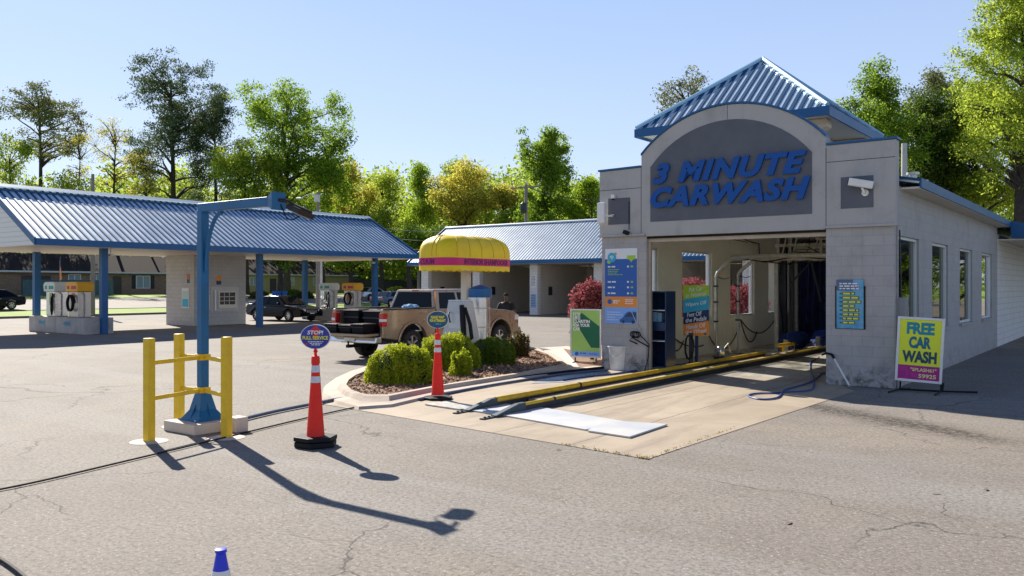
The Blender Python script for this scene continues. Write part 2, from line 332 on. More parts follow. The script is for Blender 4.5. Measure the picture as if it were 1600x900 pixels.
struct(site(MB().add([(60, -70, 0), (60, 52, 0), (-52, 200, 0), (-52, -70, 0)], [(0, 1, 2, 3)]).build('parking_lot', ASP)))
RD = asphalt('road_asphalt', .30, False)
r_ = MB()
for a0, a1 in ((-60.5, -83),): r_.add([(a0, -300, terr(a0)+.08), (a0, 900, terr(a0)+.08), (a1, 900, terr(a1)+.08), (a1, -300, terr(a1)+.08)], [(0, 1, 2, 3)])
struct(site(r_.build('road', RD)))
KM = mat('kerb_stone', (.2, .15, .12), .85, var=.2)
kk = MB().box(-52.25, -52.0, -70, 200, -.04, .14); struct(site(kk.build('kerb', KM)))
def gp(pts, z): return [(*G(u, v), z) for u, v in pts]
APR = concrete('tan_concrete', (.30, .24, .17, 1), (.45, .365, .27, 1), (.15, .115, .085, 1), joints=[(0, -3.2), (0, -1.9)])
aL = G(505, 632); aC = G(1012, 718); aR = G(1335, 612)
ap = MB().poly([(aL[0], aL[1], .006), (aC[0], aC[1], .006), (aR[0], aR[1], .006), (-1.0, .02, .006), (-1.0, .6, .006), (-5.5, .6, .006), (-5.5, 0.0, .006), (-6.58, 0.0, .006), (-8.3, .9, .006), (*G(880, 550), .006), (*G(780, 552), .006), (*G(800, 575), .006), (*G(560, 626), .006), (*G(516, 612), .006), (*G(500, 622), .006)])
struct(site(ap.build('concrete_apron', APR)))
FLO = concrete('wet_floor_concrete', (.34, .31, .26, 1), (.50, .46, .39, 1), (.08, .07, .06, 1), wet=1)
struct(site(MB().poly([(-6.38, .6, .007), (-.2, .6, .007), (-.2, 33, .007), (-6.38, 33, .007)]).build('wash_bay_floor', FLO)))
WALKM = concrete('pale_concrete', (.56, .48, .40, 1), (.68, .60, .51, 1), (.4, .33, .27, 1))
# ------------------------------------------------------------------ planted island
isl_o = [(503, 618), (506, 606), (524, 593), (548, 582), (575, 574), (640, 558), (700, 548), (770, 543), (838, 545), (868, 556), (900, 578), (820, 596), (690, 618), (612, 637), (560, 641), (524, 631)]
isl_i = [(541, 611), (545, 603), (556, 595), (575, 587), (600, 578), (660, 562), (710, 554), (770, 549), (830, 551), (856, 560), (880, 577), (812, 591), (690, 611), (606, 628), (571, 628), (549, 620)]
ko = [G(*p) for p in isl_o]; ki = [G(*p) for p in isl_i]; n_ = len(ko)
kb = MB(); H = .13
vs = [(x, y, 0) for x, y in ko]+[(x+(X-x)*.07, y+(Y-y)*.07, .05) for (x, y), (X, Y) in zip(ko, ki)]+[(x+(X-x)*.6, y+(Y-y)*.6, .06) for (x, y), (X, Y) in zip(ko, ki)]+[(x+(X-x)*.7, y+(Y-y)*.7, H) for (x, y), (X, Y) in zip(ko, ki)]+[(x, y, H) for x, y in ki]+[(x, y, .0) for x, y in ki]
fs = [(r*n_+i, r*n_+(i+1) % n_, (r+1)*n_+(i+1) % n_, (r+1)*n_+i) for r in range(5) for i in range(n_)]
kb.add(vs, fs); struct(site(kb.build('island_kerb', concrete('tan_kerb_concrete', (.46, .37, .29, 1), (.58, .48, .39, 1)), smooth=True)))
MUL = mat('bark_mulch', (.32, .185, .11), .95, c2=(.13, .07, .045, 1), vs=25, bump=1, bs=30)
struct(site(MB().poly([(x, y, .085) for x, y in ki]).build('mulch_bed', MUL)))
def inpoly(x, y, P):
    c = False; j = len(P)-1
    for i in range(len(P)):
        if (P[i][1] > y) != (P[j][1] > y) and x < (P[j][0]-P[i][0])*(y-P[i][1])/(P[j][1]-P[i][1])+P[i][0]: c = not c
        j = i
    return c
rnd = random.Random(5); ch = MB(); xs = [p[0] for p in ki]; ys = [p[1] for p in ki]; k = 0
while k < 9000:
    x, y = rnd.uniform(min(xs), max(xs)), rnd.uniform(min(ys), max(ys))
    if not inpoly(x, y, ki): continue
    k += 1; l = rnd.uniform(.015, .055); w_ = rnd.uniform(.008, .02); z = .088+rnd.uniform(0, .025)
    q = Matrix.Translation((x, y, z))@Matrix.Rotation(rnd.uniform(0, 6.3), 4, 'Z')@Matrix.Rotation(rnd.uniform(-.6, .6), 4, 'Y')@Matrix.Rotation(rnd.uniform(-.6, .6), 4, 'X')
    ch.add([q@Vector(p) for p in ((-l, -w_, 0), (l, -w_, 0), (l*.8, w_, 0), (-l, w_, 0))], [(0, 1, 2, 3)])
MCHIP = leafmat('mulch_chips', (.12, .06, .035), (.52, .33, .21), 0)
o = site(ch.build('mulch_chips', MCHIP, norm=False)); o['kind'] = 'stuff'; o['label'] = 'loose brown bark chips covering the planted island'; o['category'] = 'mulch'
# ------------------------------------------------------------------ ribbed roof helper (local coordinates)
def ribbed(mb, e0, e1, r0, r1, pitch=.3, th=.04, rw=.08, rh=.05, sgn=1):
    """roof slope between eave e0-e1 and ridge r0-r1; ribs run from eave to ridge"""
    e0, e1, r0, r1 = map(Vector, (e0, e1, r0, r1)); ln = (e1-e0).length; d = (e1-e0).normalized()
    nrm = d.cross(r0-e0).normalized(); nrm = nrm if nrm.z > 0 else -nrm
    dn = -nrm*th
    mb.add([e0, e1, r1, r0, e0+dn, e1+dn, r1+dn, r0+dn], [(0,1,2,3),(7,6,5,4),(0,1,5,4),(1,2,6,5),(2,3,7,6),(3,0,4,7)])
    N = max(1, int(ln/pitch)); up = (r0-e0)-d*(r0-e0).dot(d)       # straight up the slope
    U = up.length; uu = up.normalized()
    for i in range(N+1):
        s = min(i*ln/N, ln); p = e0+d*s
        # clip against the hips
        top = U
        a = (r0-e0).dot(d); b = (r1-e0).dot(d)
        if a > 1e-3 and s < a: top = U*s/a
        if b < ln-1e-3 and s > b: top = U*(ln-s)/max(ln-b, 1e-6)
        if top < .15: continue
        q = p+uu*top; h = d*rw/2; n1 = nrm*rh
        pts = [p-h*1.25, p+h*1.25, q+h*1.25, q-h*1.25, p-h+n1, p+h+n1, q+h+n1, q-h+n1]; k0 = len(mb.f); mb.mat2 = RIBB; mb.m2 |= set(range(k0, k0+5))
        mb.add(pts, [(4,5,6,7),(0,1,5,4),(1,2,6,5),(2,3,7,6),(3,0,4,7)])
def wall_open(mb, x0, x1, y0, y1, z0, z1, ops, ax='y'):
    """box wall running along ax with rectangular openings (s0,s1,zb,zt)"""
    def bx(s0, s1, zb, zt):
        if s1-s0 < 1e-4 or zt-zb < 1e-4: return
        if ax == 'y': mb.box(x0, x1, s0, s1, zb, zt)
        else: mb.box(s0, s1, y0, y1, zb, zt)
    lo, hi = (y0, y1) if ax == 'y' else (x0, x1)
    s = lo
    for s0, s1, zb, zt in sorted(ops):
        bx(s, s0, z0, z1); bx(s0, s1, z0, zb); bx(s0, s1, zt, z1); s = s1
    bx(s, hi, z0, z1)
# ------------------------------------------------------------------ car wash building
B = root('car_wash_building', 'grey car wash building with arched front, blue lettering and pyramid roof', 'car wash', 0, 0)
LW = -6.58; OL, OR_, OH = -5.38, -1.31, 3.15
for nm, x0, x1 in (('pier', LW, OL), ('pier', OR_, 0.0)):
    MB().box(x0, x1, 0, .24, 0, 3.2).build(nm, PIERM, B, bevel=.015)
arc = []
cx_, hw, zs, za = -3.39, 2.10, 5.03, 5.95; rise = za-zs; Rr = (hw*hw+rise*rise)/(2*rise); zc = za-Rr; a0 = math.asin(hw/Rr)
for i in range(25):
    t = a0-2*a0*i/24; arc.append((cx_+Rr*math.sin(t), zc+Rr*math.cos(t)))
up = [(LW-.03, 3.2), (OL-.0, 3.2), (OL, 3.15), (OR_, 3.15), (OR_, 3.2), (.03, 3.2), (.03, 4.85), (-1.29, 4.85)]+arc+[(-5.49, 4.76), (LW-.03, 4.74)]
MB().prism(up, -.05, .23).build('parapet_wall', STUC, B, bevel=.012)
# score lines in the stucco
sl_ = MB()
for x0, x1, z in ((LW-.02, -5.5, 4.28), (-1.28, .02, 4.5)): sl_.box(x0, x1, -.053, -.051, z, z+.012)
for x in (-5.49, -1.29): sl_.box(x-.006, x+.006, -.053, -.051, 3.2, 4.8)
sl_.box(cx_-.005, cx_+.005, -.053, -.051, 5.63, 5.94)
sl_.build('score_line', DARK, B)
# sloping ledge under the parapet and opening head
for x0, x1 in ((LW-.06, OL), (OR_, .06)): MB().box(x0, x1, -.085, -.05, 3.17, 3.22).build('ledge', STUC, B, bevel=.006)
cop = MB()
def capstrip(p, q, w0=-.08, w1=.26, h=.045):
    (x0, z0), (x1, z1) = p, q; cop.add([(x0, w0, z0+.003), (x1, w0, z1+.003), (x1, w1, z1+.003), (x0, w1, z0+.003), (x0, w0, z0+h), (x1, w0, z1+h), (x1, w1, z1+h), (x0, w1, z0+h)], [(3,2,1,0),(4,5,6,7),(0,1,5,4),(1,2,6,5),(2,3,7,6),(3,0,4,7)])
capstrip((LW-.06, 4.74), (-5.5, 4.76)); capstrip((-1.28, 4.85), (.06, 4.85))
for p, q in zip(arc[:-1], arc[1:]): capstrip(p, q)
cop.build('coping', BLUE, B)
pa_ = []; hw2, z2, zt = 1.84, 4.74, 5.62; r2 = ((hw2**2)+(zt-z2)**2)/(2*(zt-z2)); aa = math.asin(hw2/r2)
for i in range(21):
    t = aa-2*aa*i/20; pa_.append((-3.41+r2*math.sin(t), zt-r2+r2*math.cos(t)))
MB().prism([(-5.25, 3.48), (-1.57, 3.48)]+pa_, -.058, -.045).build('sign_panel', SLATE, B)
MB().box(-1.0, -.38, -.058, -.045, 3.55, 4.18).build('camera_panel', SLATE, B)
MB().box(-6.37, -5.78, -.058, -.045, 3.46, 4.08).build('camera_panel', SLATE, B)
LETB = mat('letter_blue', (.002, .075, .33), .45, spec=.3)
for body, wd, x, z in (('3 MINUTE', 3.5, -3.41, 4.56), ('CARWASH', 3.64, -3.40, 4.02)):
    mb = text_mb(body, wd, .47, .06, .05, .30, 1.13); mb.x(Matrix.Translation((x, -.10, z))); mb.build('sign_lettering', LETB, B, norm=False)
# door head, jambs, roller shutter housing
JM = mat('tan_metal_trim', (.45, .38, .30), .5, .2, var=.15)
MB().box(OL, OR_, .08, .2, 3.02, 3.148).box(OL, OL+.05, .1, .2, 0, 3.02).build('door_frame', JM, B, bevel=.006)
MB().box(OL, OR_, .02, .05, 3.1, 3.149).build('door_seal', BLACK, B)
# side walls with tall windows
wins_r = [(.28, 2.2), (3.6, 5.55), (7.2, 9.2), (10.9, 13.0)]; wins_l = [(.75, 2.55), (4.0, 6.0), (7.4, 9.4), (10.7, 12.7)]
o1 = [(s0, s1, 1.02, 3.0) for s0, s1 in wins_r]; o2 = [(s0, s1, 1.05, 3.0) for s0, s1 in wins_l]
SIDE = blockwall('side_painted_block', (.40, .385, .375), (.355, .34, .33, 1), .4, .2, .007, bump=.35, grime=.6, wear=.3, var=.03)
m1 = MB(); wall_open(m1, -.1, 0, .241, 14.2, 0, 3.98, o1); m1.build('side_wall', SIDE, B)
m1 = MB(); wall_open(m1, -.2, -.102, .241, 14.2, 0, 3.7, o1); m1.build('inner_wall', CREAM, B)
m1 = MB(); wall_open(m1, LW, LW+.1, .241, 14.2, 0, 3.98, o2); m1.build('side_wall', SIDE, B)
m1 = MB(); wall_open(m1, LW+.102, LW+.2, .241, 14.2, 0, 3.7, o2); m1.build('inner_wall', CREAM, B)
MB().box(-.2, .0, 14.2, 34, 0, 3.7).build('rear_side_wall', WHBLK, B)
MB().box(LW, LW+.2, 14.2, 34, 0, 3.7).build('rear_side_wall', WHBLK, B)
MB().box(LW, 0, 34, 34.2, 0, 3.9).build('back_wall', WHBLK, B)
MB().box(LW+.2, -.2, .5, 34, 3.7, 3.76).build('ceiling', CREAM, B)
for side, ws, xf, zb in (('r', wins_r, -.1, 1.02), ('l', wins_l, LW+.1, 1.05)):
    for s0, s1 in ws:
        fr = MB(); t = .06
        fr.box(xf-.05, xf+.05, s0, s0+t, zb, 3.0).box(xf-.05, xf+.05, s1-t, s1, zb, 3.0).box(xf-.05, xf+.05, s0+t, s1-t, zb, zb+t).box(xf-.05, xf+.05, s0+t, s1-t, 3-t, 3.0)
        f = fr.build('window', ALU, B, bevel=.004)
        MB().add([(xf, s0+t, zb+t), (xf, s1-t, zb+t), (xf, s1-t, 3-t), (xf, s0+t, 3-t)], [(0, 1, 2, 3)]).build('pane', WINGL if side == 'l' else WINGR, f)
        sx_ = (.0, .06) if side == 'r' else (LW-.06, LW)
        MB().box(sx_[0], sx_[1], s0-.05, s1+.05, zb-.07, zb).build('sill', SIDE, f, bevel=.006)
# low roof behind the parapet
rf = MB(); MB().box(LW+.2, -.2, .232, .5, 3.3, 3.7).build('door_lintel', CREAM, B); xr = -3.29; ze = 4.06; sl2 = .2
zr = ze+(.35-xr)*sl2
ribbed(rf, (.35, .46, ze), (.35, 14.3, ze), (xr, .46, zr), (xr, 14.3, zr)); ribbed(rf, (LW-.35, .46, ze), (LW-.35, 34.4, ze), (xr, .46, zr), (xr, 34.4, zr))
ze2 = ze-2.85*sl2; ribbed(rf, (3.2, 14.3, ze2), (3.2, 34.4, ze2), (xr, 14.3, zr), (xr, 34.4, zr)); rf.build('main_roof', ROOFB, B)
MB().box(.352, .39, .46, 14.28, 3.93, 4.12).box(LW-.39, LW-.352, .46, 34.4, 3.93, 4.12).build('fascia', BLUE, B)
MB().box(.0, .35, .5, 14.2, 3.92, 3.96).box(LW-.35, LW, .5, 34, 3.92, 3.96).build('soffit', SOFF, B)
MB().prism([(.39, 3.56), (3.2, 3.5), (3.2, ze2+.05), (.36, ze+.06)], 14.24, 14.30).box(3.202, 3.24, 14.24, 34.4, 3.3, ze2+.05).build('rear_fascia', BLUE, B)
MB().box(.0, 3.2, 14.3, 34.3, 3.50, 3.54).build('rear_soffit', SOFF, B)
MB().box(.003, .035, .12, .16, .0, 3.9).build('downpipe', SIDE, B)
mb = MB().box(.0, .16, .12, .42, 1.35, 1.78); mb.build('meter_box', mat('grey_metal_box', (.22, .23, .25), .5, .3), B, bevel=.01)
mb = MB().tube([(.06, .27, 1.78), (.05, .25, 2.4), (.04, .22, 3.1)], .015); mb.build('conduit', DARK, B)
for yy, h in ((8, .35), (9.2, .25)):
    MB().lathe([(.11, 4.2), (.11, 4.75+h)], (-1.3, yy), 12).lathe([(.17, 4.75+h), (.17, 4.82+h)], (-1.3, yy), 12).build('roof_vent', GALV, B)
# pyramid roof on its short tower
tx0, tx1, ty0, ty1, tz, tap = -6.19, -1.57, 1.0, 5.8, 5.86, 7.72
cxx, cyy = (tx0+tx1)/2, (ty0+ty1)/2; pr = MB(); A_ = (cxx, cyy, tap); cs = [(tx0, ty0, tz), (tx1, ty0, tz), (tx1, ty1, tz), (tx0, ty1, tz)]
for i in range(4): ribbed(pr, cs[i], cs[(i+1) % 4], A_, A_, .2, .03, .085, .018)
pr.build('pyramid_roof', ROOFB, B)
hp = MB()
for c_ in cs: hp.tube([Vector(c_)+Vector((0, 0, .04)), Vector(A_)+Vector((0, 0, .05))], .055, 6)
hp.build('hip_cap', mat('pale_blue_cap', lin((150, 190, 215)), .35, .2), B)
fa = MB(); e = .0
fa.box(tx0-.03, tx1+.03, ty0-.04, ty0, tz-.19, tz+.01).box(tx0-.03, tx1+.03, ty1, ty1+.04, tz-.19, tz+.01).box(tx0-.04, tx0-.001, ty0, ty1, tz-.19, tz+.01).box(tx1+.001, tx1+.04, ty0, ty1, tz-.19, tz+.01)
fa.build('pyramid_fascia', BLUE, B)
MB().box(tx0, tx1, ty0, ty1, tz-.12, tz-.09).build('pyramid_soffit', SOFF, B)
TW = mat('cream_tower_stucco', (.66, .58, .46), .8, var=.06)
tw = MB().box(tx0+.95, tx1-.95, ty0+.95, ty1-.95, 4.2, tz-.13)
for y in (ty0+.6, ty1-1.0):
    tw.prism([(tx1-1.0, 5.05), (tx1-1.0, tz-.13), (tx1-.2, tz-.13), (tx1-.2, tz-.3)], y, y+.4)
    tw.prism([(tx0+1.0, 5.05), (tx0+1.0, tz-.13), (tx0+.2, tz-.13), (tx0+.2, tz-.3)], y, y+.4)
tw.build('roof_tower', TW, B, bevel=.01)
# ------------------------------------------------------------------ things fixed on the facade
def bullet_cam(lab, a, z, dirx, s=1):
    r = root('security_camera', lab, 'security camera', a, -.06, z)
    MB().lathe([(.05*s, 0), (.05*s, .02)], (0, 0), 14).x(Matrix.Rotation(R(90), 4, 'X')).build('mount', WHITE, r)
    MB().tube([(0, -.02, 0), (0, -.09, 0), (-.03*dirx, -.12, .07*s)], .018*s, 8).build('bracket', WHITE, r, smooth=True)
    M = Matrix.Translation((-.05*dirx, -.15, .13*s))@Matrix.Rotation(R(-12)*-dirx, 4, 'Y')@Matrix.Rotation(R(18)*dirx, 4, 'Z')
    MB().cbox((0, 0, 0), (.34*s, .12*s, .11*s)).x(M).build('housing', WHITE, r, bevel=.02)
    MB().cbox((-.172*dirx*s, 0, -.005), (.01, .095*s, .085*s)).x(M).build('lens', BLACK, r, bevel=.004)
    return r
bullet_cam('large white bullet camera on the square panel right of the blue lettering', -.53, 3.84, 1, 1.35)
r = root('security_camera', 'tall white camera housing on the square panel left of the lettering', 'security camera', -6.37, -.06, 3.68)
MB().tube([(.12, 0, -.02), (.1, -.1, -.02), (0, -.16, 0)], .02, 8).lathe([(.045, 0), (.045, .02)], (.12, 0)).build('bracket', WHITE, r, smooth=True)
MB().box(-.17, .03, -.24, -.1, -.2, .3).build('housing', WHITE, r, bevel=.03)
r = root('dome_camera', 'tiny white camera at the upper left edge of the left panel', 'security camera', -6.2, -.06, 4.11)
MB().box(-.045, .045, -.1, .0, -.04, .06).build('housing', WHITE, r, bevel=.02); MB().lathe([(.03, -.07), (.036, -.04)], (0, -.06), 12).build('lens', BLACK, r)
r = root('spot_lamp', 'small black floodlight on a cable below the left square panel', 'lamp', -5.8, -.09, 3.24)
MB().tube([(0, .02, .75), (0, .02, .08)], .009, 6).build('cable', BLACK, r); MB().cbox((-.03, -.07, 0), (.13, .12, .09)).x(Matrix.Rotation(.4, 4, 'Y')).build('housing', BLACK, r, bevel=.015)
# menu board
r = root('menu_board', 'blue wash price board with white top and orange strip on the left pier', 'sign', -6.04, -.0, 2.0)
MB().box(-.43, .43, -.03, 0, -.89, .89).build('backing', WINK, r, bevel=.004)
MB().box(-.43, .43, -.034, -.031, -.25, .64).build('price_field', MBLUE, r)
MB().box(-.43, .43, -.034, -.031, -.5, -.252).build('orange_strip', ORAN, r)
MB().box(-.43, .43, -.034, -.031, -.89, -.502).build('photo_field', LBLUE, r)
def disc(cx, z, rr, y, n=28): return MB().prism([(cx+rr*math.cos(6.2832*i/n), z+rr*math.sin(6.2832*i/n)) for i in range(n)], y-.002, y)
disc(-.24, .68, .115, -.037).build('round_logo', CYAN, r); disc(-.32, .58, .05, -.0345).build('logo_leaf', LIME, r); disc(-.14, .77, .03, -.0345).build('logo_leaf', ORAN, r)
text('sp', .1, .09, (-.24, -.041, .68), WINK, r, 'logo_lettering', .002)
mb = MB().box(.17, .39, -.037, -.035, .63, .72).prism([(.22, .63), (.34, .63), (.28, .56)], -.037, -.035); mb.build('price_tab', LIME, r)
rr_ = random.Random(3); mw = MB()
for z, x1, h in ((.46, -.13, .035), (.1, -.12, .035), (-.03, -.14, .035), (-.17, -.12, .035)):
    linewords(mw, -.35, x1, z, h, -.036, rr_); mw.box(.17, .22, -.038, -.034, z-.02, z+.02)
mw.build('small_print', WINK, r)
mw = MB()
for z in (.39, .35, .31, .27): linewords(mw, -.35, rr_.uniform(-.1, .1), z, .014, -.036, rr_)
for z in (.46, .1, -.03, -.17): mw.box(.27, .33, -.038, -.034, z-.018, z+.018)
mw.build('green_print', LIME, r)
disc(-.3, -.37, .06, -.037).build('small_logo', MBLUE, r)
mw = MB(); linewords(mw, -.2, -.03, -.35, .03, -.036, rr_); linewords(mw, -.2, -.08, -.4, .03, -.036, rr_)
for z in (-.32, -.36, -.41): linewords(mw, .12, .33, z, .02, -.036, rr_)
for z in (-.62, -.68, -.74, -.8): linewords(mw, -.37, -.37+rr_.uniform(.2, .42), z, .016, -.036, rr_)
mw.build('strip_print', WINK, r)
mb = MB().prism([(-.02, -.86), (-.03, -.8), (.06, -.74), (.12, -.65), (.2, -.6), (.42, -.6), (.42, -.86)], -.037, -.035); mb.build('car_picture', mat('picture_car_blue', (.03, .12, .33), .4), r)
mb = MB().prism([(.12, -.72), (.2, -.63), (.4, -.63), (.4, -.72)], -.039, -.0375); mb.build('picture_glass', mat('picture_glass_blue', (.01, .04, .12), .3), r)
disc(.07, -.84, .035, -.0395).build('picture_wheel', NAVY, r)
disc(.33, -.84, .04, -.0395).build('picture_wheel', NAVY, r)
# instruction board on the right pier
r = root('instruction_board', 'small blue board with yellow lines in a dark frame on the right pier', 'sign', -.83, 0, 1.64)
MB().box(-.29, .29, -.02, 0, -.5, .36).build('frame', BLACK, r, bevel=.004)
MB().box(-.26, .26, -.032, -.021, -.49, .49).build('backing', mat('sky_print', (.22, .46, .62), .4, c2=(.04, .30, .5, 1), vs=5), r, bevel=.004)
MB().box(-.26, .06, -.036, -.033, .27, .49).build('header', mat('grey_blue_print', (.09, .14, .24), .5), r)
mw = MB()
for z in (.41, .36, .31): linewords(mw, -.2, .17, z, .026, -.038, rr_)
mw.build('header_print', WINK, r)
mw = MB(); md = MB(); mz = MB()
for i in range(8):
    z = .21-i*.083; md.box(-.2, -.15, -.036, -.034, z-.018, z+.018); L_ = rr_.choice((.08, .12, .16, .2)); mz.box(-.145, L_+.02, -.0355, -.0335, z-.03, z+.03); linewords(mw, -.13, L_, z, .034, -.037, rr_)
mz.build('line_shadow', mat('olive_print', (.07, .13, .06), .5), r); mw.build('line_print', YINK, r); md.build('bullet_mark', TEAL, r)
disc(.12, .34, .03, -.037).build('red_mark', REDI, r)
# white wash wand leaning on the right pier
r = root('pressure_wand', 'white and black pressure wand leaning on the right pier', 'wash wand', -.72, -.28)
p0, p1 = Vector((.0, -.14, .03)), Vector((-.46, .24, .62))
MB().tube([p0, p0+(p1-p0)*.86], .017).build('lance', WHITE, r, smooth=True)
MB().tube([p0+(p1-p0)*.86, p1], .026).tube([p1, p1+Vector((-.1, .0, .02)), p1+Vector((-.2, .01, -.02))], .022).build('grip', BLACK, r, smooth=True)
MB().tube([p0-Vector((-.0, .01, -.0)), p0+(p1-p0)*.04], .028).build('nozzle', GALV, r)
# ------------------------------------------------------------------ inside the tunnel
def arch_pipe(lab, b, aL_, zt, hb, r0=.045):
    r = root('wash_arch', lab, 'wash arch', aL_, b, 0, 0, 'pipe arches in the wash tunnel')
    MB().tube([(0, 0, .0), (0, 0, hb)], r0, 10).build('leg', GALV, r, smooth=True)
    MB().tube([(0, 0, hb), (.04, 0, hb+.12), (.42, 0, zt-.06), (.55, 0, zt)], r0*1.25, 10).build('bend', GALV, r, smooth=True)
    MB().tube([(.55, 0, zt), (5.3, 0, zt)], r0*1.35, 10).tube([(2.2, 0, zt), (2.3, 0, zt)], r0*1.6, 10).build('cross_pipe', GALV, r, smooth=True)
    MB().tube([(5.3, 0, 0), (5.3, 0, zt)], r0, 10).build('leg', GALV, r, smooth=True)
    cl = MB()
    for z in (1.0, 1.55, 2.0): cl.cbox((0, -.04, z), (.12, .08, .04))
    cl.box(-.1, .1, -.1, .1, 0, .015)
    cl.build('clamp', BLACK, r)
    hs = MB().tube([(.02, .06, hb), (.2, .07, hb-.05), (.35, .06, hb-.02)], .012, 6).tube([(.6, .07, zt-.03), (1.4, .07, zt-.16), (2.2, .07, zt-.03), (3.4, .07, zt-.14), (4.6, .07, zt-.02)], .018, 6)
    hs.build('hose', BLACK, r, smooth=True)
arch_pipe('bent pipe arch nearest the tunnel mouth behind the four colour sign', 5.1, -5.85, 2.82, 2.25)
arch_pipe('second pipe arch further in, a shorter bend at its shoulder', 6.45, -5.75, 2.78, 2.3, .04)
# top equipment frame
r = root('overhead_frame', 'ceiling frame crowded with pipes, valves and coloured hoses above the tunnel', 'wash equipment', -3.3, 9.2)
fm = MB()
for y in (-.9, .9):
    for z in (2.86, 3.25): fm.cbox((.3, y, z), (4.6, .09, .09))
for x in (-1.9, -.6, .9, 2.3):
    fm.cbox((x, -.9, 3.2), (.08, .08, .9)); fm.cbox((x, 0, 2.86), (.07, 1.8, .07))
for x in (-1.95, 2.55):
    for y in (-.9, .9): fm.cbox((x, y, 1.5), (.11, .11, 3.0))
fm.build('frame', GALV, r)
fm = MB(); rq = random.Random(9)
for i in range(16):
    z = rq.uniform(2.75, 3.5); y = rq.uniform(-1.1, .4); x0 = rq.uniform(-1.9, 1.2); fm.tube([(x0, y, z), (x0+rq.uniform(.8, 2.6), y, z+rq.uniform(-.05, .05))], rq.uniform(.015, .04), 8)
for i in range(9):
    x = rq.uniform(-1.9, 2.3); fm.tube([(x, -1.0, 2.75), (x+rq.uniform(-.4, .4), -1.05, 3.6)], .022, 6)
fm.build('pipework', mat('cream_pipe', (.5, .48, .42), .5), r, smooth=True)
for nm, m_, sd in (('green_hose', mat('green_hose', (.02, .35, .22), .5), 1), ('yellow_hose', mat('yellow_hose', (.75, .5, .03), .5), 2), ('black_hose', BLACK, 3)):
    q = random.Random(sd); fm = MB()
    for i in range(4):
        x = q.uniform(.2, 2.2) if sd < 3 else q.uniform(-1.8, 2); fm.tube([(x, -1.1, 3.6), (x+q.uniform(-.3, .3), -1.15, 3.2), (x+q.uniform(-.5, .5), -1.1, 2.85), (x+q.uniform(-.3, .9), -1.05, 2.8)], .014, 6)
    fm.build('hose', m_, r, smooth=True)
# vertical posts with brush arm beside the windows
r = root('brush_post', 'tall dark steel post with diagonal brace beside the tunnel windows', 'wash equipment', -5.6, 9.9)
MB().box(-.12, .12, -.1, .1, 0, 3.6).box(.28, .36, -.05, .05, 0, 3.6).build('post', DARK, r, bevel=.01)
MB().tube([(.3, -.1, 2.1), (.9, -.1, 2.75)], .03).tube([(1.25, -.1, 1.5), (.95, -.1, 2.8)], .035).build('brace', DARK, r, smooth=True)
MB().tube([(0, -.15, 2.9), (-.1, -.2, 2), (.02, -.2, 1.1), (.1, -.2, .3)], .03, 6).build('hose', BLACK, r, smooth=True)
# hanging dark blue curtain
CLO = mat('dark_blue_mitter_cloth', (.005, .018, .10), .8, c2=(.004, .008, .03, 1), vs=3, bump=.5)
r = root('mitter_curtain', 'dark blue cloth strip curtain hanging across the back of the tunnel', 'cloth curtain', -3.3, 12.6)
cm = MB(); q = random.Random(4)
for row in range(3):
    x = -2.75
    while x < 2.9:
        w_ = .11; z0 = q.uniform(.05, .5); y = row*.35+q.uniform(-.05, .05); pts = []
        for k in range(7):
            zz = 2.85+(z0-2.85)*k/6; dx = q.uniform(-.03, .03)*k/3; dy = q.uniform(-.06, .06); pts.append((x+dx, y+dy, zz))
        cm.add([(p[0]-w_/2, p[1]-.02, p[2]) for p in pts]+[(p[0], p[1]+.03, p[2]) for p in pts]+[(p[0]+w_/2, p[1]-.02, p[2]) for p in pts], [(c*7+k, (c+1)*7+k, (c+1)*7+k+1, c*7+k+1) for c in range(2) for k in range(6)]); x += .1
cm.build('cloth', CLO, r, norm=False)
MB().box(-2.9, 2.95, -.1, .9, 2.85, 2.95).build('rail', DARK, r)
for i, (a_, b_, l_, lab) in enumerate(((-4.9, 8.9, 1.4, 'blue black roller brush lying low by the yellow stub rail'), (-4.55, 11.0, 1.6, 'blue black roller brush lying low before the cloth curtain'))):
    r = root('roller_brush', lab, 'roller brush', a_, b_, .3, 0, 'low roller brushes beside the conveyor')
    pm = MB(); q = random.Random(i)
    for k in range(700):
        t = q.uniform(-l_/2, l_/2); an = q.uniform(0, 6.28); rr = .26+q.uniform(-.04, .03)
        pm.add([(math.cos(an)*.05, t, math.sin(an)*.05), (math.cos(an+.12)*rr, t+q.uniform(-.04, .04), math.sin(an+.12)*rr), (math.cos(an-.12)*rr, t+.03, math.sin(an-.12)*rr)], [(0, 1, 2)])
    pm.build('bristles', mat('brush_blue', (.01, .05, .28), .8, c2=(.004, .01, .05, 1), vs=5), r, norm=False)
    MB().tube([(0, -l_/2-.1, 0), (0, l_/2+.1, 0)], .05, 10).box(-.06, .06, -l_/2-.12, -l_/2-.04, -.28, .06).box(-.06, .06, l_/2+.04, l_/2+.12, -.28, .06).build('axle', GALV, r)
r = root('wall_hoses', 'drooping brown and black hoses along the cream tunnel wall', 'hoses', LW+.25, 0)
hm = MB()
def droop(y0, y1, z0, z1, sag, n=12): return [(.04, y0+(y1-y0)*i/n, z0+(z1-z0)*i/n-sag*4*(i/n)*(1-i/n)) for i in range(n+1)]
for y0, y1, z0, z1, s_ in ((2.8, 5.2, .85, .3, .2), (2.8, 3.4, .95, .05, .1), (5.6, 7.9, .55, .75, .55), (8.0, 11.4, .95, 1.05, .55), (8.0, 9.4, .95, .5, .5), (2.9, 3.9, .7, .5, .35)): hm.tube(droop(y0, y1, z0, z1, s_), .02, 6)
hm.build('hose', mat('brown_hose', (.06, .03, .02), .5), r, smooth=True)
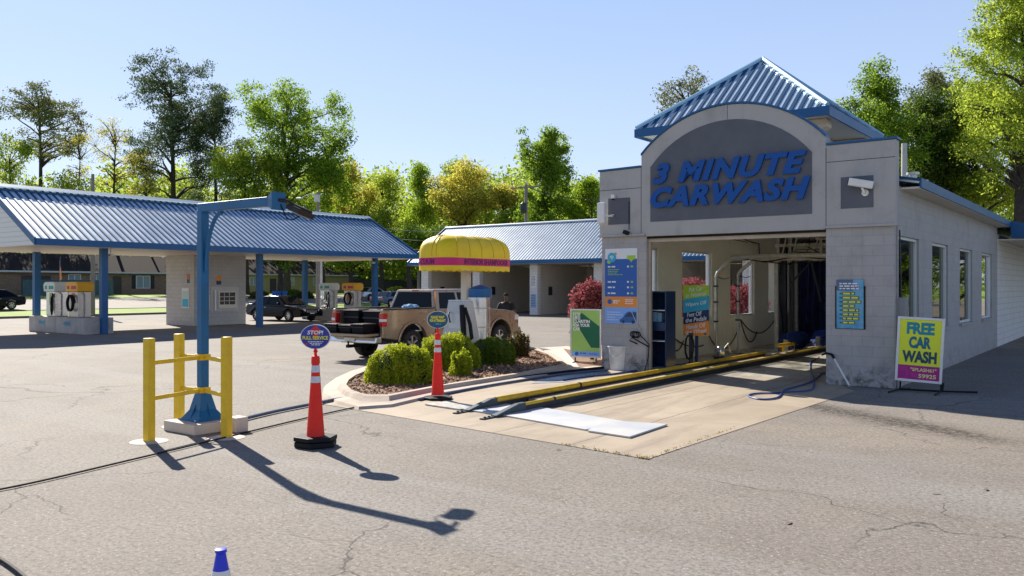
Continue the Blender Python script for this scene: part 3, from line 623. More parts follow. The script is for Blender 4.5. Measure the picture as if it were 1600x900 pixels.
hm = MB().tube([(.03, 8.2, 3.5), (.03, 9.0, 3.42), (.03, 9.6, 3.4), (.03, 9.7, 2.9)], .02).tube([(.03, 3, 3.58), (.03, 8.6, 3.4)], .012); hm.build('conduit', DARK, r)
# cabinet and four colour sign
CAB = mat('navy_cabinet_paint', (.012, .035, .10), .35, .2, var=.2)
r = root('steel_cabinet', 'tall dark blue open steel cabinet just inside the left pier', 'cabinet', -5.33, .58)
c_ = MB(); W2, D2, H2 = .285, .25, 1.85
c_.box(-W2, -W2+.1, -D2, D2, .12, H2).box(W2-.03, W2, -D2, D2, .12, H2).box(-W2+.1, W2-.03, D2-.02, D2, .12, H2).box(-W2, W2, -D2, D2, H2, H2+.03).box(-W2, W2, -D2, D2, .09, .12)
c_.box(-W2+.1, W2-.03, -D2+.003, D2-.02, .95, 1.15); c_.build('carcass', CAB, r, bevel=.004)
MB().box(-W2+.1, W2-.03, -D2+.02, D2-.02, .7, .72).box(-W2+.1, W2-.03, -D2+.02, D2-.02, 1.42, 1.44).build('shelf', ALU, r)
for x in (-W2+.04, W2-.04): MB().box(x-.02, x+.02, -D2+.02, -D2+.06, 0, .09).build('leg', DARK, r)
r2 = root('folded_cloths', 'stack of pale cloths and bottles on the cabinet shelf', 'cloths', -5.31, .51, 1.151)
MB().box(-.13, -.02, -.1, .1, 0, .24).box(-.01, .11, -.1, .1, 0, .22).build('cloth_stack', mat('pale_blue_cloth', (.15, .3, .42), .9, bump=1), r2, bevel=.015)
r = root('instruction_sign', 'tall sign of lime, cyan, navy and orange panels at the tunnel mouth', 'sign', -5.1, 2.1, 0, R(6))
MB().box(-.035, .035, .01, .08, 0, .92).build('post', NAVY, r, bevel=.008)
MB().lathe([(.16, 0), (.15, .05), (.05, .08)], (0, .045), 16).build('base', BLACK, r)
ZB = .76
def slp(z0, z1, z2_, z3, m_, nm): MB().add([(-.33, -.012, z0), (.33, -.012, z1), (.33, -.012, z2_), (-.33, -.012, z3), (-.33, .008, z0), (.33, .008, z1), (.33, .008, z2_), (-.33, .008, z3)], [(0,1,2,3),(7,6,5,4),(0,1,5,4),(1,2,6,5),(2,3,7,6),(3,0,4,7)]).build(nm, m_, r)
q1 = (ZB, ZB, ZB+.38, ZB+.28); slp(ZB, ZB, ZB+.38, ZB+.27, ORAN, 'orange_panel'); slp(ZB+.272, ZB+.382, ZB+.66, ZB+.56, NAVY, 'navy_panel')
slp(ZB+.562, ZB+.662, ZB+1.0, ZB+.9, CYAN, 'cyan_panel'); slp(ZB+.902, ZB+1.002, ZB+1.26, ZB+1.26, LIME, 'lime_panel')
for body, wd, ht, x, z in (('Put Car', .36, .11, .0, ZB+1.17), ('in Neutral', .52, .1, .0, ZB+1.03), ('Wipers Off', .54, .12, 0, ZB+.79), ('Feet Off', .38, .11, -.04, ZB+.54), ('the Pedals', .54, .11, .0, ZB+.41), ('Hands Off', .5, .11, 0, ZB+.24), ('the Wheel', .54, .11, 0, ZB+.11)):
    text(body, wd, ht, (x, -.016, z), WINK, r, 'lettering', .003, .012, .12, 0, .14)
disc(.24, ZB+.05, .035, -.0145).build('round_logo', TEAL, r)
r = root('hose_stand', 'short black stand with coiled hose in front of the colour panels', 'hose stand', -5.08, 1.75)
MB().tube([(0, 0, 0), (0, 0, .85)], .055, 12).lathe([(.14, 0), (.13, .03)], (0, 0), 14).build('post', DARK, r, smooth=True)
MB().tube([(.11*math.cos(t*.6)+.0, -.06-.002*t, .5+.3*math.sin(t*.6)) for t in range(32)], .018, 6).build('hose', BLACK, r, smooth=True)
r = root('small_pump', 'little metal pump on the floor beside the first pipe arch leg', 'pump', -5.35, 4.2)
MB().lathe([(.09, .08), (.12, .14), (.12, .3), (.07, .36)], (0, 0), 14).build('motor', STEEL, r, smooth=True); MB().box(-.15, .15, -.1, .1, 0, .08).build('base', DARK, r); MB().tube([(.1, 0, .3), (.2, .05, .45), (.25, .1, .2)], .02).build('pipe', GALV, r)
# ------------------------------------------------------------------ conveyor rails
YR = mat('worn_yellow_rail', (.85, .58, .02), .45, c2=(.55, .33, .03, 1), vs=5, bump=.2)
r = root('conveyor_rail', 'left yellow wheel guide rail with grey sloping foot near the red cone', 'guide rail', 0, 0)
s = G(702, 636); e_ = G(1197, 549); ax1 = s[0]; bx0, bx1 = s[1], e_[1]
s2 = G(770, 652); e2 = G(1285, 545)
AX1, AX2 = -4.72, -4.02; bx0, bx1 = -7.3, 5.8; s2 = (-4.02, -7.5)
def rail(r, ax, b0, b1, joints, tr=.05):
    MB().tube([(ax, b0+.75, .12), (ax, b1, .12)], tr, 10).build('guide_tube', YR, r, smooth=True)
    MB().box(ax-.03, ax+.03, b0+.7, b1, .0, .10).build('channel', DARK, r)
    MB().add([(ax-.05, b0, .02), (ax+.05, b0, .02), (ax+.045, b0+.78, .02), (ax-.045, b0+.78, .02), (ax-.04, b0+.6, .155), (ax+.04, b0+.6, .155), (ax+.04, b0+.78, .155), (ax-.04, b0+.78, .155), (ax-.05, b0, .04), (ax+.05, b0, .04)],
             [(0,1,2,3),(8,9,5,4),(4,5,6,7),(0,1,9,8),(2,3,7,6),(1,2,6,5,9),(3,0,8,4,7)]).build('ramp_foot', mat('slate_steel', (.05, .075, .09), .5, .3, var=.2), r)
    MB().box(ax-.05, ax+.03, b0-.28, b0+.02, .008, .025).lathe([(.02, .025), (.02, .045)], (ax-.01, b0-.2), 8).lathe([(.02, .025), (.02, .045)], (ax-.01, b0-.1), 8).build('anchor_plate', DARK, r)
    jm = MB()
    for j in joints: jm.tube([(ax, j, .12), (ax, j+.06, .12)], tr+.006, 10)
    jm.build('joint_collar', DARK, r)
rail(r, AX1, bx0, bx1, (bx0+3.3,)); ro = r
r = root('conveyor_rail', 'right yellow wheel guide rail running into the dark tunnel', 'guide rail', 0, 0)
rail(r, AX2, s2[1], 13.5, (s2[1]+1.6,), .03)
DT = mat('rail_shade_concrete', (.09, .08, .07), .5, c2=(.16, .14, .12, 1), vs=4, bump=.3)  # dark colour holds the shade to the right of the rail
struct(site(MB().poly([(AX2-.04, s2[1]+1.2, .012), (AX2+.34, s2[1]+1.9, .012), (AX2+.36, 12.5, .012), (AX2-.04, 12.5, .012)]).build('trench_shade_strip', DT)))  # flat dark sheet standing in for the shaded drop beside the rail
struct(site(MB().box(AX1+.06, AX2-.07, bx0+1.6, 12.5, .004, .05).build('conveyor_curb', APR)))
r = root('stub_rail', 'short thick yellow stub rail on the tunnel floor', 'guide rail', -4.75, 7.9)
MB().tube([(0, -.9, .25), (0, .9, .22)], .06, 10).box(-.03, .03, -.5, -.42, 0, .2).box(-.03, .03, .42, .5, 0, .2).build('tube', YR, r, smooth=True)
# plates on the apron
PLM = mat('white_fibreglass_plate', (.60, .575, .53), .5, c2=(.42, .46, .52, 1), vs=1.1, bump=.1)
for pts, lab, z in (([(918, 676), (984, 686), (1043, 666), (950, 660)], 'tan white square cover plate at the right end on the apron', .012), ([(712, 640), (780, 650), (915, 674), (985, 663), (830, 636), (770, 632)], 'long white cover plate lying under the rail feet on the apron', .008)):
    P = [G(*p) for p in pts]; cx0 = sum(p[0] for p in P)/len(P); cy0 = sum(p[1] for p in P)/len(P)
    mb = MB().prism([(p[0]-cx0, p[1]-cy0) for p in P], 0, .022, 'z'); o = mb.build('cover_plate', PLM, bevel=.003); o.location = W(cx0, cy0, z); o.rotation_euler = (0, 0, TH); tag(o, lab, 'plate')
o = MB().prism([(0, 0), (.85, -.1), (.9, .35), (.05, .5)], 0, .02, 'z').build('step_plate', GALV); o.location = W(*G(664, 634), .012); o.rotation_euler = (0, 0, TH); tag(o, 'thin grey metal step plate beside the second red cone', 'plate')
def cable(lab, cat, pts, r, m_, z=None, name='cable', sm=True):
    P = [Vector((*G(u, v), 0)) for u, v in pts]; Q = []
    for i in range(len(P)-1):
        a, b = P[max(i-1, 0)], P[min(i+2, len(P)-1)]; p, q_ = P[i], P[i+1]
        for k in range(6):
            t = k/6; Q.append(.5*((2*p)+(-a+q_)*t+(2*a-5*p+4*q_-b)*t*t+(-a+3*p-3*q_+b)*t**3))
    Q.append(P[-1]); o0 = Q[0].copy(); zz = (z if z else r)+.008
    mb = MB().tube([(q_.x-o0.x, q_.y-o0.y, zz) for q_ in Q], r, 8); o = mb.build(name, m_, smooth=True); o.location = W(o0.x, o0.y, 0); o.rotation_euler = (0, 0, TH)
    return tag(o, lab, cat)
cable('long thin black cable crossing the asphalt from the left edge past the pole', 'cable', [(-40, 775), (60, 755), (200, 722), (350, 686), (470, 657), (560, 637), (640, 622)], .011, BLACK)
cable('black cable in the bottom left corner of the asphalt', 'cable', [(-60, 845), (0, 878), (40, 908), (80, 950)], .014, BLACK)
HOSE = mat('grey_blue_hose', (.10, .13, .20), .4, var=.2)
cable('grey blue hose lying in bends along the kerb behind the first cone', 'hose', [(372, 660), (430, 646), (490, 634), (533, 626), (560, 629), (592, 633), (625, 627), (660, 618)], .026, HOSE, name='water_hose')
cable('black pipe running beside the mulch island to the white bucket', 'pipe', [(640, 622), (690, 612), (760, 601), (850, 588), (935, 578), (955, 575)], .035, BLACK, name='pipe')
cable('thinner blue black pipe next to the long black pipe', 'pipe', [(655, 627), (720, 613), (800, 599), (880, 587), (950, 580)], .025, HOSE, name='pipe')
BH = mat('blue_hose', (.02, .07, .25), .4)
cable('blue hose snaking from the bucket along the apron', 'hose', [(880, 596), (920, 590), (960, 586), (1010, 578), (1030, 572), (1060, 571), (1100, 566)], .02, BH, name='water_hose')
cable('blue hose looped on the sunlit apron in front of the right pier', 'hose', [(1286, 584), (1268, 598), (1240, 607), (1225, 612), (1215, 623), (1190, 626), (1170, 621), (1180, 617), (1210, 616), (1232, 614), (1262, 612), (1272, 602), (1266, 570), (1280, 560)], .016, BH, name='water_hose')
struct(site(MB().poly(gp([(850, 592), (905, 583), (950, 580), (925, 590), (880, 598), (830, 600)], .012)).build('wet_patch', concrete('wet_concrete', (.2, .22, .25, 1), (.3, .33, .36, 1), wet=1))))
# bucket with stick
ba, bb = G(967, 578); r = root('waste_bucket', 'dirty white plastic bucket standing before the left pier', 'bucket', ba, bb)
MB().lathe([(.21, .008), (.255, .54), (.27, .545), (.27, .575), (.25, .575), (.205, .04), (.0, .03)], n=28, cap=False).build('body', mat('dirty_white_plastic', (.86, .84, .78), .5, c2=(.62, .60, .54, 1), vs=3), r, smooth=True)
MB().lathe([(.0, .012), (.206, .012)], n=24, cap=False).build('bottom', WHITE, r)
MB().tube([(-.2, 0, .56)]+[(-.25*math.cos(t*.3), -.26-.02*math.sin(t*.3), .56-.22*math.sin(t*.3)) for t in range(11)]+[(.2, 0, .56)], .006, 6).build('handle', GALV, r)
r = root('long_brush', 'pale wooden handle leaning out of the white bucket', 'brush', ba, bb, .05)
MB().tube([(.02, 0, 0), (.3, .25, 1.35)], .014, 8).build('stick', mat('pale_wood', (.5, .38, .25), .6), r); MB().cbox((.02, 0, .02), (.12, .07, .05)).build('brush_head', DARK, r)
r = root('pier_hoses', 'black coiled hoses and valves hooked on the left pier', 'hoses', -5.6, 0, .75)
MB().tube([(.1*math.cos(t*.7)-.1+.006*t, -.05-.002*t, .12+.07*math.sin(t*.7)) for t in range(26)], .014, 6).tube([(.0, -.04, -.1), (-.18, -.08, -.02), (-.1, -.1, .05), (.1, -.08, -.05), (.3, -.05, -.15)], .015).tube([(.1, -.06, .1), (.3, -.02, -.1), (.32, -.1, -.4), (.25, -.15, -.72)], .012).build('hose', BLACK, r, smooth=True)
MB().tube([(-.15, -.03, .65), (.0, -.04, .35), (.1, -.04, .2)], .012).build('pipe', GALV, r)
# ------------------------------------------------------------------ sign boards on the ground
fa_, fb_ = G(1437, 613); r = root('sidewalk_sign', 'yellow and magenta FREE CAR WASH sign in a white frame by the right corner', 'sign', fa_, fb_, 0, R(8))
tb = MB(); tilt = Matrix.Translation((0, 0, .8))@Matrix.Rotation(R(2.8), 4, 'Y')@Matrix.Translation((0, 0, -.8))
def sb(mb, nm, m_, **k): return mb.x(tilt).build(nm, m_, r, **k)
hw_ = .40; zb, zt_ = .19, 1.41
sb(MB().box(-hw_, -hw_+.045, -.03, .03, zb, zt_).box(hw_-.045, hw_, -.03, .03, zb, zt_).box(-hw_+.045, hw_-.045, -.03, .03, zb, zb+.045).box(-hw_+.045, hw_-.045, -.03, .03, zt_-.045, zt_), 'frame', WHITE, bevel=.006)
sb(MB().box(-hw_+.045, hw_-.045, -.012, .012, zb+.31, zt_-.045), 'yellow_panel', YSIGN)
sb(MB().box(-hw_+.045, hw_-.045, -.012, .012, zb+.045, zb+.309), 'magenta_panel', MAGE)
for body, wd, z, m_ in (('FREE', .45, 1.20, mat('free_teal', (.01, .26, .34), .5)), ('CAR', .36, .935, TEAL), ('WASH', .56, .665, mat('wash_ink', (.01, .07, .11), .5))):
    mb = text_mb(body, wd*1.05, .225, .004, .05); mb.x(Matrix.Translation((.0, -.015, z))); sb(mb, 'lettering', m_, norm=False)
CRI = mat('cream_ink', (.85, .7, .3), .5); MAL = mat('light_magenta_ink', (.65, .06, .35), .5)
for body, wd, ht, x, z, m_ in (('"SPLASH61"', .44, .066, .08, .425, CRI), ('59925', .3, .078, .15, .31, CRI), ('TO', .11, .07, -.07, .31, MAL)):
    mb = text_mb(body, wd, ht, .004, .03 if m_ != MAL else .0); mb.x(Matrix.Translation((x, -.015, z))); sb(mb, 'code_lettering', m_, norm=False)
pm = MB(); 
for x0, x1, z0, z1 in ((-.34, -.335, .25, .46), (-.2, -.195, .25, .46), (-.34, -.195, .25, .255), (-.34, -.195, .455, .46), (-.33, -.21, .40, .405), (-.31, -.24, .43, .435)): pm.box(x0, x1, -.0145, -.0125, z0, z1)
sb(pm, 'phone_symbol', MAL)
MB().tube([(-.33, 0, .19), (-.34, .0, .04), (-.5, -.42, .02)], .018, 6).tube([(-.34, 0, .04), (-.2, .45, .02)], .018, 6).tube([(.36, 0, .2), (.36, 0, .04), (.28, -.45, .02)], .018, 6).tube([(.36, 0, .04), (.95, .35, .02)], .018, 6).tube([(-.34, 0, .04), (.36, 0, .04)], .02, 6).build('stand', BLACK, r)
MB().tube([(.385, .02, .2), (.37, .02, .04)], .03, 8).build('spring', BLACK, r)
ga, gb = G(915, 567); r = root('poster_stand', 'green poster board in a grey frame beside the red maple', 'sign', ga, gb, 0, R(14))
MB().box(-.42, -.385, -.02, .02, .14, 1.4).box(.385, .42, -.02, .02, .14, 1.4).box(-.385, .385, -.02, .02, 1.365, 1.4).box(-.385, .385, -.02, .02, .14, .175).build('frame', ALU, r, bevel=.004)
MB().box(-.385, .385, -.01, .01, .176, 1.364).build('poster', PGREEN, r)
MB().prism([(-.32, 1.12), (-.1, 1.3), (.385, .95), (.385, .4), (.15, .4)], -.0135, -.0105).build('poster_shadow', DGREEN, r)
MB().box(-.385, .385, -.0145, -.011, .176, .3).build('poster_footer', LBLUE, r)
for body, wd, z in (("IT'S", .2, 1.27), ('LIKE', .2, 1.17), ('CLARITIN', .46, 1.08), ('FOR YOUR', .46, .98), ('CAR', .2, .88)):
    text(body, wd, .085, (-.34+wd/2, -.017, z), WINK, r, 'lettering', .003, .04)
disc(-.24, .235, .05, -.016).build('round_logo', MBLUE, r)
mw = MB(); linewords(mw, -.15, .02, .25, .03, -.017, rr_); linewords(mw, .1, .33, .24, .02, -.017, rr_); mw.build('footer_print', MBLUE, r)
MB().box(-.3, -.27, -.2, .2, 0, .03).box(.27, .3, -.2, .2, 0, .03).box(-.3, .3, -.015, .015, .0, .03).box(-.3, -.27, -.01, .02, .03, .15).box(.27, .3, -.01, .02, .03, .15).build('stand', DARK, r)
# ------------------------------------------------------------------ cones with round signs
def cone(lab, u, v, face, kind, hh=1.12, base_rot=0):
    a, b = G(u, v); r = root('traffic_cone', lab, 'traffic cone', a, b, .006, face, 'tall red cones topped with round signs')
    if kind == 0:
        MB().prism([(.27*math.cos(R(30+i*60))*(1.1 if i % 3 else 1), .27*math.sin(R(30+i*60))) for i in range(6)], 0, .065, 'z').prism([(.275*math.cos(R(24+i*60)), .255*math.sin(R(24+i*60))) for i in range(6)], .07, .125, 'z').build('rubber_base', BLACK, r, bevel=.01)
    else:
        MB().prism([(.27*math.cos(R(22.5+i*45)), .27*math.sin(R(22.5+i*45))) for i in range(8)], 0, .045, 'z').build('rubber_base', BLACK, r, bevel=.008)
    MB().lathe([(.118, .08), (.113, .1), (.046, hh-.1), (.055, hh-.09), (.052, hh-.02), (.045, hh), (.02, hh+.005), (.018, hh+.04), (.03, hh+.06), (.018, hh+.08), (.012, hh+.1)], n=24).build('cone_body', REDC, r, smooth=True)
    def rad(z): return .113+(.046-.113)*(z-.1)/(hh-.2)+.003
    for z0, z1 in ((hh-.20, hh-.115), (hh-.33, hh-.25)):
        MB().lathe([(rad(z0), z0), (rad(z1), z1)], n=24, cap=False).build('reflective_band', REFL, r, smooth=True)
    zc_ = hh+.24
    sgn = MB().prism([(.19*math.cos(i*math.pi/20), zc_+.155*math.sin(i*math.pi/20)) for i in range(40)], -.008, .012).build('round_sign', ALU, r)
    y = -.0105
    def ell(s_): return MB().prism([(.19*s_*math.cos(i*math.pi/20), zc_+.155*s_*math.sin(i*math.pi/20)) for i in range(40)], y, -.0085)
    if kind == 0:
        ell(.95).build('sign_face', mat('purple_blue_print', (.05, .06, .42), .4, c2=(.01, .02, .2, 1), vs=8), r)
        MB().prism([(-.045, zc_+.05), (.045, zc_+.05), (.065, zc_+.085), (0, zc_+.145), (-.065, zc_+.085)], y-.001, y-.0005).prism([(-.03, zc_-.02), (.03, zc_-.02), (.03, zc_+.05), (-.03, zc_+.05)], y-.001, y-.0005).build('red_arrow', REDI, r)
        text('STOP!', .2, .05, (0, y-.003, zc_+.055), WINK, r, 'lettering', .002, .03, .15); text('FULL SERVICE', .32, .046, (0, y-.003, zc_-.012), YINK, r, 'lettering', .002, .03)
        mw = MB(); linewords(mw, -.09, .1, zc_-.06, .01, y-.001, rr_); linewords(mw, -.07, .08, zc_-.08, .01, y-.001, rr_); linewords(mw, -.05, .06, zc_-.1, .01, y-.001, rr_); mw.build('small_print', WINK, r)
        MB().box(-.13, -.09, y-.002, y-.0005, zc_-.1, zc_-.08).build('red_mark', REDI, r)
    else:
        ell(.95).build('sign_face', mat('teal_blue_print', (.01, .10, .20), .4, c2=(.005, .05, .1, 1), vs=8), r)
        text('PLEASE WAIT', .24, .05, (0, y-.002, zc_+.045), YINK, r, 'lettering', .002, .04, .1); text('FOR ATTENDANT', .28, .05, (0, y-.002, zc_-.015), YINK, r, 'lettering', .002, .04, .1)
        mw = MB(); linewords(mw, -.04, .06, zc_-.075, .02, y-.001, rr_); mw.build('small_print', CYAN, r)
    return r
cone('tall red cone with STOP FULL SERVICE sign nearest the camera', 493, 697, R(36), 0)
cone('tall red cone with dark teal PLEASE WAIT sign beside the island', 684, 624, R(36), 1, 1.16)
a, b = D(345, 4.16); r = root('traffic_cone', 'blue cone with white band at the bottom edge of the view', 'traffic cone', a, b)
MB().lathe([(.145, .03), (.023, .69), (.028, .695), (.028, .71), (.02, .712)], n=28, cap=True).build('cone_body', mat('cone_blue_plastic', (.01, .03, .62), .4), r, smooth=True)
MB().lathe([(.145-.122*(.45-.03)/.66+.002, .45), (.145-.122*(.61-.03)/.66+.002, .61)], n=28, cap=False).build('white_band', WHITE, r, smooth=True)
MB().box(-.18, .18, -.18, .18, 0, .03).build('base', BLACK, r, bevel=.01)
# ------------------------------------------------------------------ lamp post with bollard guard
pa, pb = G(317, 671); r = root('lamp_post', 'blue square lamp post with curved brace and floodlight arm', 'lamp post', pa, pb)
MB().box(-.37, .37, -.37, .37, 0, .14).build('concrete_foot', WALKM, r, bevel=.01)
MB().frus(-.21, .21, -.21, .21, .16, -.13, .13, -.13, .13, .28).frus(-.13, .13, -.13, .13, .281, -.065, .065, -.065, .065, .56).box(-.22, .22, -.22, .22, .14, .16).build('flared_base', POLEB, r, bevel=.004)
gu = MB()
for s_ in (-1, 1): gu.prism([(s_*.21, .16), (s_*.0, .16), (s_*.0, .6)], -.006, .006); gu.prism([(s_*.21, .16), (s_*.0, .16), (s_*.0, .6)], -.006, .006, 'x')
gu.build('gusset', POLEB, r)
for x in (-.17, .17):
    for y in (-.17, .17): MB().lathe([(.018, .16), (.018, .2)], (x, y), 6).build('bolt', GALV, r)
MB().box(-.06, .06, -.06, .06, .5, 3.06).build('post', POLEB, r, bevel=.012)
MB().frus(-.055, 1.52, -.055, .055, 3.03, -.055, 1.5, -.055, .055, 3.15).build('arm', POLEB, r, bevel=.012)
MB().frus(1.5, 1.52, -.06, .06, 3.03, 1.5, 1.52, -.06, .06, 3.15).add([(1.52, -.06, 3.03), (1.52, .06, 3.03), (1.52, .06, 3.15), (1.52, -.06, 3.15), (1.66, -.11, 2.97), (1.66, .11, 2.97), (1.66, .11, 3.2), (1.66, -.11, 3.2)], [(0,1,2,3),(4,5,6,7),(0,1,5,4),(1,2,6,5),(2,3,7,6),(3,0,4,7)]).build('arm_flange', POLEB, r)
MB().tube([(.06+.02, 0, 2.2)]+[(.08+.36*(1-math.cos(t*math.pi/16)), 0, 2.2+.8*math.sin(t*math.pi/16)) for t in range(1, 9)], .028, 8).build('curved_brace', POLEB, r, smooth=True)
BRZ = mat('bronze_lamp', (.022, .013, .011), .5, .2)
MB().tube([(1.66, 0, 3.1), (1.68, .12, 3.1), (1.67, .22, 3.06)], .022, 8).build('lamp_bracket', BRZ, r)
M = Matrix.Translation((1.64, .36, 2.98))@Matrix.Rotation(R(20), 4, 'Y')@Matrix.Rotation(R(-14), 4, 'X')
MB().cbox((0, 0, 0), (.29, .27, .075)).cbox((0, 0, .05), (.23, .2, .03)).x(M).build('lamp_head', BRZ, r, bevel=.008)
MB().cbox((0, 0, -.044), (.23, .21, .01)).x(M).build('lamp_glass', mat('lamp_lens', (.5, .5, .48), .2), r)
MB().tube([(1.66, .03, 3.05), (1.7, .1, 2.86), (1.7, .2, 2.86), (1.72, .3, 2.92)], .008, 6).build('lamp_cable', BLACK, r)
MB().box(.4, .62, .1, .3, 0, .2).build('junction_block', WALKM, r, bevel=.01)
bpts = {}
for (u, v, h, lab) in ((233, 690, 1.33, 'yellow square bollard at the left of the lamp post guard'), (280, 666, 1.32, 'yellow square bollard at the back of the lamp post guard'), (354, 684, 1.33, 'yellow square bollard at the right of the lamp post guard')):
    a, b = G(u, v); bpts[u] = (a, b)
    rr = root('bollard', lab, 'bollard', a, b, 0, R(8), 'yellow bollards round the lamp post')
    MB().box(-.054, .054, -.054, .054, .0, h).build('post', YEL, rr, bevel=.008)
    MB().lathe([(.24, .004), (.2, .012)], n=14).build('footing', WALKM, rr)
r = root('guard_rail', 'yellow flat bars linking the bollards to the blue lamp post', 'guard rail', pa, pb)
gr = MB()
for z in (.52, .98):
    for u, w in ((233, 280), (280, None), (354, None), (233, None)):
        x0, y0 = bpts[u][0]-pa, bpts[u][1]-pb
        if u == 233 and w: continue
        x1, y1 = 0, 0; d = Vector((x1-x0, y1-y0, 0)); d.normalize(); p = Vector((x0, y0, 0))+d*.06; q_ = -d*.07; nn = Vector((-d.y, d.x, 0))*.006
        gr.add([p-nn+Vector((0,0,z)), q_-nn+Vector((0,0,z)), q_+nn+Vector((0,0,z)), p+nn+Vector((0,0,z)), p-nn+Vector((0,0,z+.055)), q_-nn+Vector((0,0,z+.055)), q_+nn+Vector((0,0,z+.055)), p+nn+Vector((0,0,z+.055))], [(3,2,1,0),(4,5,6,7),(0,1,5,4),(1,2,6,5),(2,3,7,6),(3,0,4,7)])
    gr.box(-.075, .075, -.075, .075, z-.01, z+.075)
gr.build('bar', YEL, r, bevel=.003)
#@@PART2
# ------------------------------------------------------------------ clipped bushes and maples: thousands of small leaves on a body
def leaves(name, cents, per, spread, size, m, parent, seed=0, flat=1.0, aspect=.55, normals=None):
    rs = np.random.RandomState(seed); C = np.repeat(np.array(cents, float), per, axis=0); N = len(C)
    sp = np.array([spread, spread, spread*flat]) if np.isscalar(spread) else np.array(spread)
    P = C+rs.normal(size=(N, 3))*sp
    s = size*rs.uniform(.6, 1.35, (N, 1))
    u = rs.normal(size=(N, 3)); u /= np.linalg.norm(u, axis=1)[:, None]
    v = rs.normal(size=(N, 3)); v -= u*(u*v).sum(1)[:, None]; v /= np.linalg.norm(v, axis=1)[:, None]
    V = np.stack([P-u*s, P+v*s*aspect, P+u*s, P-v*s*aspect], 1).reshape(-1, 3)
    me = bpy.data.meshes.new(name); me.vertices.add(4*N); me.vertices.foreach_set('co', V.ravel())
    me.loops.add(4*N); me.loops.foreach_set('vertex_index', np.arange(4*N)); me.polygons.add(N)
    me.polygons.foreach_set('loop_start', np.arange(0, 4*N, 4)); me.polygons.foreach_set('loop_total', np.full(N, 4)); me.update(); me.validate()
    me.materials.append(m); o = bpy.data.objects.new(name, me); col.objects.link(o); o.parent = parent; return o
def bush(lab, u, v, rx, h, m, seed, n=9000, size=.02, squash=1, core=None, cat='shrub', nm='clipped_shrub', z=.09, off=None, rough=.05):
    a, b = G(u, v) if off is None else off; r = root(nm, lab, cat, a, b, z)
    rs = np.random.RandomState(seed); d = rs.normal(size=(n, 3)); d /= np.linalg.norm(d, axis=1)[:, None]; d[:, 2] = np.abs(d[:, 2])*1.0-.12
    lump = 1+rough*np.sin(d[:, 0]*5+seed)*np.cos(d[:, 1]*6+seed*2)+rough*np.sin(d[:, 2]*8+d[:, 0]*7)+rough*.7*np.sin(d[:, 1]*17+d[:, 0]*13+seed)
    ex = np.sign(d)*np.abs(d)**.8; pts = ex*lump[:, None]*np.array([rx, rx*squash, h])*rs.uniform(.9, 1.02, (n, 1)); pts[:, 2] = np.maximum(pts[:, 2], .0)
    leaves('foliage', pts, 2, size*.8, size, m, r, seed)
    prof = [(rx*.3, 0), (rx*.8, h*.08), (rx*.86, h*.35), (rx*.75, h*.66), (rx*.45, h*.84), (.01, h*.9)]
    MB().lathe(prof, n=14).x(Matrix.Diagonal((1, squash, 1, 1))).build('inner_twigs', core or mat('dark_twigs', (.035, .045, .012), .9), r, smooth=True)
    return r
LFB = leafmat('bright_box_leaf', (.15, .22, .012), (.40, .45, .03), .35)
LFD = leafmat('dark_box_leaf', (.05, .10, .012), (.17, .23, .025), .35)
LFR = leafmat('dull_red_leaf', (.05, .06, .015), (.17, .10, .03), .3)
bush('large round bright green clipped shrub at the left end of the island', 626, 603, .64, .78, LFB, 1, 16000)
bush('broad bright green clipped shrub behind the second red cone', 700, 580, .72, .84, LFB, 2, 14000, squash=.9)
bush('dark green clipped shrub, the long low one in the middle of the island', 768, 573, .55, .66, LFD, 3, 11000)
bush('small loose yellow green shrub in front of the broad clipped shrub', 720, 592, .2, .5, LFB, 4, 3000, .022, nm='small_shrub', rough=.12)
bush('small brownish green shrub at the right end of the island', 809, 562, .26, .62, LFR, 5, 3500, .022, nm='small_shrub', rough=.15)
# ------------------------------------------------------------------ trees
def spread_pts(rs, n, shape, rx, rz, lumps):
    """cluster centres inside an irregular crown, biased to the outside"""
    out = []
    L_ = [(rs.uniform(-1, 1)*.72, rs.uniform(-1, 1)*.72, rs.uniform(-.8, .86), rs.uniform(.20, .36)) for _ in range(lumps)]
    L_[0] = (0, 0, .72, .27); L_[1] = (.2, -.1, .55, .3)
    while len(out) < n:
        c = L_[rs.randint(lumps)]; d = rs.normal(size=3); d /= np.linalg.norm(d); q = np.array(c[:3])+d*c[3]*rs.uniform(.45, 1.05)
        zz = q[2]; lim = {'round': (1.02-zz*zz*.9)**.5 if abs(zz) < 1.05 else 0, 'pine': (1.0-.55*abs(zz-.2)) if zz < .95 else .3, 'cone': .95-.75*(zz+1)/2, 'col': .8}[shape]
        if np.hypot(q[0], q[1]) > lim or abs(zz) > 1.02: continue
        out.append(q*np.array([rx, rx, rz]))
    return np.array(out)
